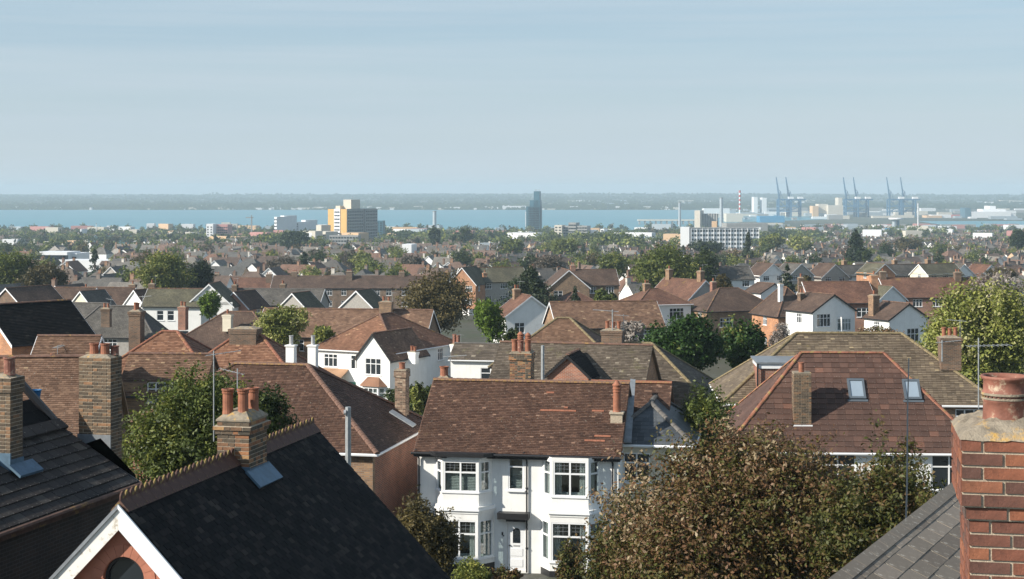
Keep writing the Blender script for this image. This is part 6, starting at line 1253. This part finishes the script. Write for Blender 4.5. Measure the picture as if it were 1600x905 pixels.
# water tower with white disc
Y = 2200; k = Y/F; r_ = empty('water_tower', (X(1400, Y), Y, -58), 0, 'pale blue tower with flat white disc top above the blue shed', 'tower'); b = MB(); h = Z(343, Y)+58; b.tube((-2.5*k, 0, 0), (-2.5*k, 0, h), 3.4*k, None, 12); b.build('shaft', M['silver'], r_); b = MB(); b.tube((3.6*k, 1, 0), (3.6*k, 1, h-1), 2*k, None, 10); b.build('side_shaft', M['craneblue'], r_); b = MB(); b.lathe([(0, h), (11*k, h), (11.5*k, h+1), (11*k, h+2), (0, h+2.2)], n=24); b.build('disc_top', M['whitep'], r_)
for a_, c_, yt, yb, mt, lab in ((1376, 1388, 357, 368, 'whitep', 'white left end of the blue and white shed'), (1385, 1397, 357, 364, 'cobalt', 'short blue part of the shed beside the disc tower'), (1404, 1430, 358, 368, 'whitep', 'white middle part of the blue and white shed'), (1430, 1452, 357, 370, 'cobalt', 'tall bright blue part of the shed'), (1452, 1485, 357, 366, 'concl', 'pale long hall right of the blue shed'), (1345, 1376, 362, 370, 'whitep', 'low white hall left of the blue shed'), (1575, 1612, 352, 366, 'whitep', 'white curved roof hall at the right edge')):
    bld('shed', lab, 'warehouse', a_, c_, yt, yb+3, 2150-(a_ % 7)*4, 20, 0, mt)
# white long buildings and stadium at left
for a_, c_, yt, yb, Y, mt, lab, wn in ((3, 28, 374, 392, 1480, 'whitep', 'white box of the industrial hall at the left edge', None), (28, 108, 378, 392, 1490, 'concl', 'long low white roofed hall at the left', (14, 1, .1, .8, 2.5, 1.6)), (51, 58, 374, 380, 1500, 'whitep', 'small white roof unit on the long hall', None), (104, 138, 370, 384, 1560, 'concl', 'white grandstand like building with curved end, left', None), (138, 205, 369, 380, 1600, 'towerblue', 'dark long roof behind the grandstand', None), (54, 106, 394, 412, 800, 'whitep', 'white school building with a blue window band, left', (12, 1, .5, .9, 2.4, 2.0)), (106, 120, 396, 412, 805, 'whitep', 'white annex at the right of the school building', (3, 2, .1, .9, 1.4, 1.2)), (92, 170, 407, 416, 750, 'whitep', 'long low white parapet building, left', None), (200, 214, 359, 366, 1900, 'concl', 'cream shed before the water, left', None), (170, 178, 358, 368, 2000, 'whitep', 'white tank house before the water, left', None), (125, 127.5, 358, 372, 1800, 'whitep', 'slim white pylon above the grandstand', None), (262, 272, 361, 368, 1900, 'peach', 'orange shed before the water, left', None), (322, 333, 350, 376, 1700, 'whitep', 'pale block of flats with white left end, left', (2, 6, .1, .9, 1.6, 1.2)), (333, 356, 351, 376, 1710, 'pinkc', 'faded pink grey flats beside the white end', (7, 6, .1, .9, 1.6, 1.2)), (628, 643, 382, 392, 980, 'whitep', 'plain white box among the roofs below the tower block', None), (750, 766, 380, 390, 1100, 'silver', 'pale blue hut among trees, centre', None)):
    bld('hall', lab, 'building', a_, c_, yt, yb+4, Y, 16, -8, mt, wn)
stack('lamp_mast', 'thin pale floodlight mast standing before the water, left', 150.5, 350, 372, 1800, 1.2, 'whitep')
Y = 1700; k = Y/F; r_ = empty('tower_crane', (X(393, Y), Y, ground(Y)), 0, 'grey tower crane against the water, left of the tower block', 'crane'); b = MB(); h = Z(340, Y)-ground(Y); b.tube((0, 0, 0), (0, 0, h), .9, n=4); b.build('mast', M['concg'], r_); b = MB(); b.tube((-9*k, 0, h), (3*k, 0, h), .7, n=4); b.build('jib', M['concg'], r_)
b = MB(); b.tube((0, 0, h), (0, 0, h+2.5), .7, n=4); b.build('cab', M['concg'], r_)
# quay cranes
Yq = 3600; k = Yq/F; zq = -58.6
def quay_crane():
    r_ = empty('quay_crane', (0, 0, zq)); s = k; zt_ = Z(312, Yq)-zq; top = Z(277, Yq)-zq; T_ = 2.1
    for i in range(4): b = MB(); x, y = ((0, 0), (19*s, 0), (0, 22), (19*s, 22))[i]; b.tube((x, y, 0), (x, y, zt_), T_, n=4); b.build('leg', M['craneblue'], r_)
    for z_ in (.33, .62): b = MB(); [b.tube(a_, c_, T_*.75, n=4) for a_, c_ in (((0, 0, zt_*z_), (19*s, 0, zt_*z_)), ((0, 22, zt_*z_), (19*s, 22, zt_*z_)), ((0, 0, zt_*z_), (0, 22, zt_*z_)), ((19*s, 0, zt_*z_), (19*s, 22, zt_*z_)))]; b.build('portal_beam', M['craneblue'], r_)
    b = MB(); b.tube((0, 0, zt_*.33), (19*s, 0, zt_*.62), T_*.5, n=4); b.tube((0, 0, zt_*.95), (10*s, 0, zt_*.62), T_*.5, n=4); b.tube((19*s, 0, zt_*.95), (10*s, 0, zt_*.62), T_*.5, n=4); b.build('brace', M['craneblue'], r_)
    b = MB(); b.b2(-1*s, 28*s, 6, 9, zt_-1.5, zt_+1.5); b.b2(-1*s, 28*s, 14, 17, zt_-1.5, zt_+1.5); b.build('girder', M['craneblue'], r_)
    b = MB(); p1, p2 = Vector((1*s, 8, zt_)), Vector((-3.6*s, 8, top)); b.tube(p1, p2, 1.1, .8, n=4); q1, q2 = Vector((3.6*s, 14, zt_)), Vector((-2.2*s, 14, top)); b.tube(q1, q2, 1.1, .8, n=4)
    for i in range(8): t_ = i/7; b.tube(p1.lerp(p2, t_), q1.lerp(q2, min(1, t_+.07)), .5, n=4)
    b.build('boom', M['craneblue'], r_)
    b = MB(); b.tube((2*s, 10, zt_), (3.6*s, 10, zt_+13*s), .9, n=4); b.tube((8*s, 10, zt_), (3.6*s, 10, zt_+13*s), .5, n=4); b.tube((3.6*s, 10, zt_+13*s), (0, 10, zt_+16*s), .5, n=4); b.build('apex_frame', M['craneblue'], r_)
    b = MB(); b.b2(16*s, 24*s, 5, 18, zt_+1.5, zt_+6); b.build('machinery_house', M['whitep'], r_); b = MB(); b.b2(6*s, 9*s, 8, 14, zt_-5, zt_-1.6); b.build('operator_cab', M['whitep'], r_); return r_
def copy_tree(o, parent=None):
    c = o.copy(); C.objects.link(c); c.parent = parent
    for ch in list(o.children): copy_tree(ch, c)
    return c
qc = quay_crane()
for i, (px_, lab) in enumerate([(1217, 'leftmost of the six blue quay cranes, boom raised'), (1233, 'second blue quay crane from the left'), (1322, 'third blue quay crane, left one of the middle pair'), (1339, 'fourth blue quay crane, right one of the middle pair'), (1390, 'fifth blue quay crane, left one of the right pair'), (1413, 'rightmost of the six blue quay cranes')]):
    o = qc if i == 0 else copy_tree(qc); o.location = (X(px_, Yq+i*3), Yq+i*3+(8 if i % 2 else 0), zq); tagp(o, lab, 'crane', 'blue quay cranes at the port')
# jetty
Y = 2900; r_ = empty('jetty', (X(997, Y), Y, -60), 0, 'long pale jetty reaching left into the water', 'jetty'); Lj = X(1100, Y)-X(997, Y); b = MB(); b.b2(0, Lj, 0, 14, 6.0, 8.6); b.build('deck', M['concl'], r_)
pl_ = MB().b2(-1.2, 1.2, 1, 12, 0, 6).mesh('pier', M['concg'])
for i in range(12): link('pier', pl_, r_, (Lj*(i+.3)/12, 0, 0))
# bigger port buildings
for a_, c_, yt, yb, Y, mt, lab in ((1518, 1580, 331, 341, 3500, 'whitep', 'long bright white hall at the port, right'), (1546, 1556, 322, 332, 3560, 'whitep', 'white block rising from the long bright hall'), (1535, 1572, 327, 332, 3540, 'whitep', 'upper white storey of the long bright hall'), (1508, 1517, 325, 340, 3500, 'towerblue', 'dark round looking tank left of the bright white hall'), (1270, 1279, 322, 336, 3700, 'peach', 'orange end of the mill buildings between the cranes'), (1279, 1294, 319, 336, 3710, 'concl', 'cream mill building between the cranes'), (1294, 1318, 321, 336, 3690, 'concl', 'long cream store right of the mill'), (1310, 1316, 309, 322, 3900, 'concl', 'round pale silo above the cream store'), (1178, 1184, 308, 320, 4200, 'whitep', 'left one of two white tower flats beyond the port'), (1191, 1198, 309, 320, 4200, 'whitep', 'right one of two white tower flats beyond the port'), (1187, 1226, 338, 344, 3000, 'cobalt', 'bright blue low shed beside the first quay crane'), (1135, 1160, 334, 342, 3100, 'concl', 'cream low stores right of the silos'), (1475, 1530, 336, 341, 3550, 'redpaint', 'red container rows left of the white hall'), (1448, 1472, 337, 342, 3500, 'peach', 'orange container rows near the white mast'), (1100, 1140, 326, 331, 3900, 'whitep', 'row of white tanks above the silos'), (1230, 1262, 330, 338, 3800, 'concl', 'pale store behind the first pair of cranes')):
    bld('port_building', lab, 'building', a_, c_, yt, yb, Y, 40, 0, mt)
gp = np.random.default_rng(21)
boxm = {m_: MB().b2(-.5, .5, 0, 1, 0, 1).mesh('port_shed', M[m_]) for m_ in ('whitep', 'concl', 'silver', 'concg', 'pinkc', 'cobalt', 'peach')}
def boxes(n, fx, fy, sz, label, group, name, cat, mats=('whitep', 'whitep', 'concl', 'silver', 'concg')):
    for i in range(n):
        Y = fy(); px_ = fx(); mt = mats[int(gp.integers(0, len(mats)))]; z_ = -58.7 if Y < 5000 else farz(X(px_, Y), Y)-.5
        wh_ = ('above the long office', 'around the first cranes', 'around the middle cranes', 'around the right cranes', 'by the long white hall')[0 if px_ < 1200 else 1 if px_ < 1270 else 2 if px_ < 1360 else 3 if px_ < 1450 else 4] if px_ > 1120 else ('at far left', 'left of the tower block', 'right of the tower block', 'near the stepped tower', 'above the jetty')[0 if px_ < 250 else 1 if px_ < 520 else 2 if px_ < 770 else 3 if px_ < 940 else 4]
        if px_ > 1120 and px_ < 1200: wh_ = 'above the long office'
        o = link(name, boxm[mt], None, (X(px_, Y), Y, z_)); o.scale = (gp.uniform(*sz[0]), gp.uniform(8, 25), gp.uniform(*sz[1])); tagp(o, ('pale ' if mt == 'concl' else 'white ' if mt == 'whitep' else 'silver ' if mt == 'silver' else 'pink ' if mt == 'pinkc' else 'grey ')+label+' '+wh_, cat, group+' '+wh_)
boxes(85, lambda: gp.uniform(1120, 1600), lambda: gp.uniform(3250, 4900), ((8, 60), (3, 9)), 'industrial building on port land', 'small port buildings', 'port_shed', 'warehouse')
boxes(40, lambda: gp.uniform(1160, 1600), lambda: gp.uniform(2450, 2600), ((8, 40), (3, 7)), 'small shed before the dock water', 'sheds near the dock', 'dock_shed', 'warehouse', ('concl', 'concg', 'silver', 'pinkc', 'whitep'))
boxes(55, lambda: gp.uniform(0, 1100), lambda: 5020+gp.exponential(90), ((5, 28), (3, 8)), 'tiny building on far shore', 'white buildings on the far shore', 'shore_house', 'building', ('whitep', 'whitep', 'concl'))
boxes(30, lambda: gp.choice([310, 345, 500, 410, 610, 620, 730, 760, 290, 460])+gp.normal(0, 16), lambda: 5020+gp.exponential(60), ((8, 40), (3, 7)), 'clustered building on far shore', 'clustered white far shore buildings', 'shore_house', 'building', ('whitep', 'whitep', 'concl'))
boxes(40, lambda: gp.uniform(840, 1600), lambda: gp.uniform(5200, 6800), ((10, 60), (3, 9)), 'building behind the port', 'pale buildings behind the port', 'far_building', 'building', ('whitep', 'concl', 'silver'))
gp2 = np.random.default_rng(77)
for i in range(110):
    Y = gp2.uniform(1350, 2320); px_ = gp2.uniform(0, 1230) if i < 80 else gp2.uniform(1230, 1600); mt = ('whitep', 'concl', 'whitep', 'peach', 'silver', 'pinkc')[int(gp2.integers(0, 6))]
    sd_ = 'far left' if px_ < 200 else 'left' if px_ < 400 else 'by the tower block' if px_ < 640 else 'centre' if px_ < 850 else 'centre right' if px_ < 1050 else 'right' if px_ < 1350 else 'far right'
    nm_ = {'whitep': 'white', 'concl': 'cream', 'peach': 'peach', 'silver': 'silver', 'pinkc': 'pink'}[mt]
    o = link('shore_block', boxm[mt], None, (X(px_, Y), Y, ground(Y)), R(gp2.uniform(-35, 10))); o.scale = (gp2.uniform(8, 30), gp2.uniform(8, 16), gp2.uniform(6, 14)); tagp(o, 'small %s building among the trees before the water, %s' % (nm_, sd_), 'building', '%s buildings before the water, %s' % (nm_, sd_))
Y = 5050; r_, w_, h = bld('far_terminal', 'long low white terminal on the far shore left of the stepped tower', 'building', 785, 822, 322, 327.6, Y, 40, 0, 'whitep')
# masses of trees on the far shore
vs = []; ts = []
for _ in range(5200):
    Y = 5010+gp.exponential(500) if gp.random() < .5 else gp.uniform(5000, 9500); px_ = gp.uniform(-20, 1620); x = X(px_, Y); z = farz(x, Y) if Y > 5000 else -59; s_ = gp.uniform(4, 8)*(1+.3*(Y > 7000))
    q = gp.normal(size=(9, 3))*np.array([s_*1.5, s_*.6, s_*.35])+np.array([x, Y, z+s_*.4]); 
    for c in q: a_ = s_*.55; vs.append([[c[0]-a_, c[1], c[2]-a_*.5], [c[0]+a_, c[1]+gp.uniform(-2, 2), c[2]-a_*.5], [c[0]+a_*.7, c[1]+2, c[2]+a_*.6], [c[0]-a_*.7, c[1]+2, c[2]+a_*.6]]); ts.append(gp.random())
o = link('far_woods', quadmesh('far_woods', np.array(vs).reshape(-1, 3), np.array(ts), 'leaf_dark')); tagp(o, 'woods covering the far shore and the hills behind the water', None, None, 'stuff')
# ------------------------------------------------------------------ haze
hz_ = MB(); hz_.b2(-7000, 7000, -45, 11500, -63, 34); m = bpy.data.materials.new('haze'); m.use_nodes = True; t = m.node_tree; t.nodes.clear(); o_ = t.nodes.new('ShaderNodeOutputMaterial'); pv = t.nodes.new('ShaderNodeVolumePrincipled')
pv.inputs['Color'].default_value = (.67, .87, 1.0, 1); pv.inputs['Density'].default_value = HAZE = 1.45e-4; pv.inputs['Anisotropy'].default_value = .0; t.links.new(pv.outputs[0], o_.inputs['Volume'])
tagp(hz_.build('haze', m), None, None, None, 'stuff')

# ------------------------------------------------------------------ labels of repeats: order them from the left
ORD = ['leftmost', 'second', 'third', 'fourth', 'fifth', 'sixth', 'seventh', 'eighth', 'ninth', 'tenth', 'eleventh', 'twelfth', 'thirteenth', 'fourteenth', 'fifteenth', 'sixteenth', 'seventeenth', 'eighteenth', 'nineteenth', 'twentieth', 'twenty-first', 'twenty-second', 'twenty-third', 'twenty-fourth', 'twenty-fifth', 'twenty-sixth', 'twenty-seventh']
NUM = ['', '', 'two', 'three', 'four', 'five', 'six', 'seven', 'eight', 'nine', 'ten', 'eleven', 'twelve', 'thirteen', 'fourteen', 'fifteen', 'sixteen', 'seventeen', 'eighteen', 'nineteen', 'twenty', 'twenty-one', 'twenty-two', 'twenty-three', 'twenty-four', 'twenty-five', 'twenty-six', 'twenty-seven']
grp = {}
for o in C.objects:
    if o.parent is None and o.get('group') and o.name.split('.')[0] in ('town_house', 'town_tree', 'port_shed', 'dock_shed', 'shore_house', 'far_building', 'shore_block'): grp.setdefault(o['label'], []).append(o)
for lab, lst in grp.items():
    lst.sort(key=lambda o: o.location.x/o.location.y)
    if 1 < len(lst) <= 27:
        for i, o in enumerate(lst): 
            q = lab+', '+(ORD[i] if i == 0 else ('rightmost' if i == len(lst)-1 else ORD[i]+' from left'))+' of '+NUM[len(lst)]
            if len(q.split()) > 16: q = lab+', '+(ORD[i] if i == 0 else ('rightmost' if i == len(lst)-1 else ORD[i]+' from left'))
            o['label'] = q
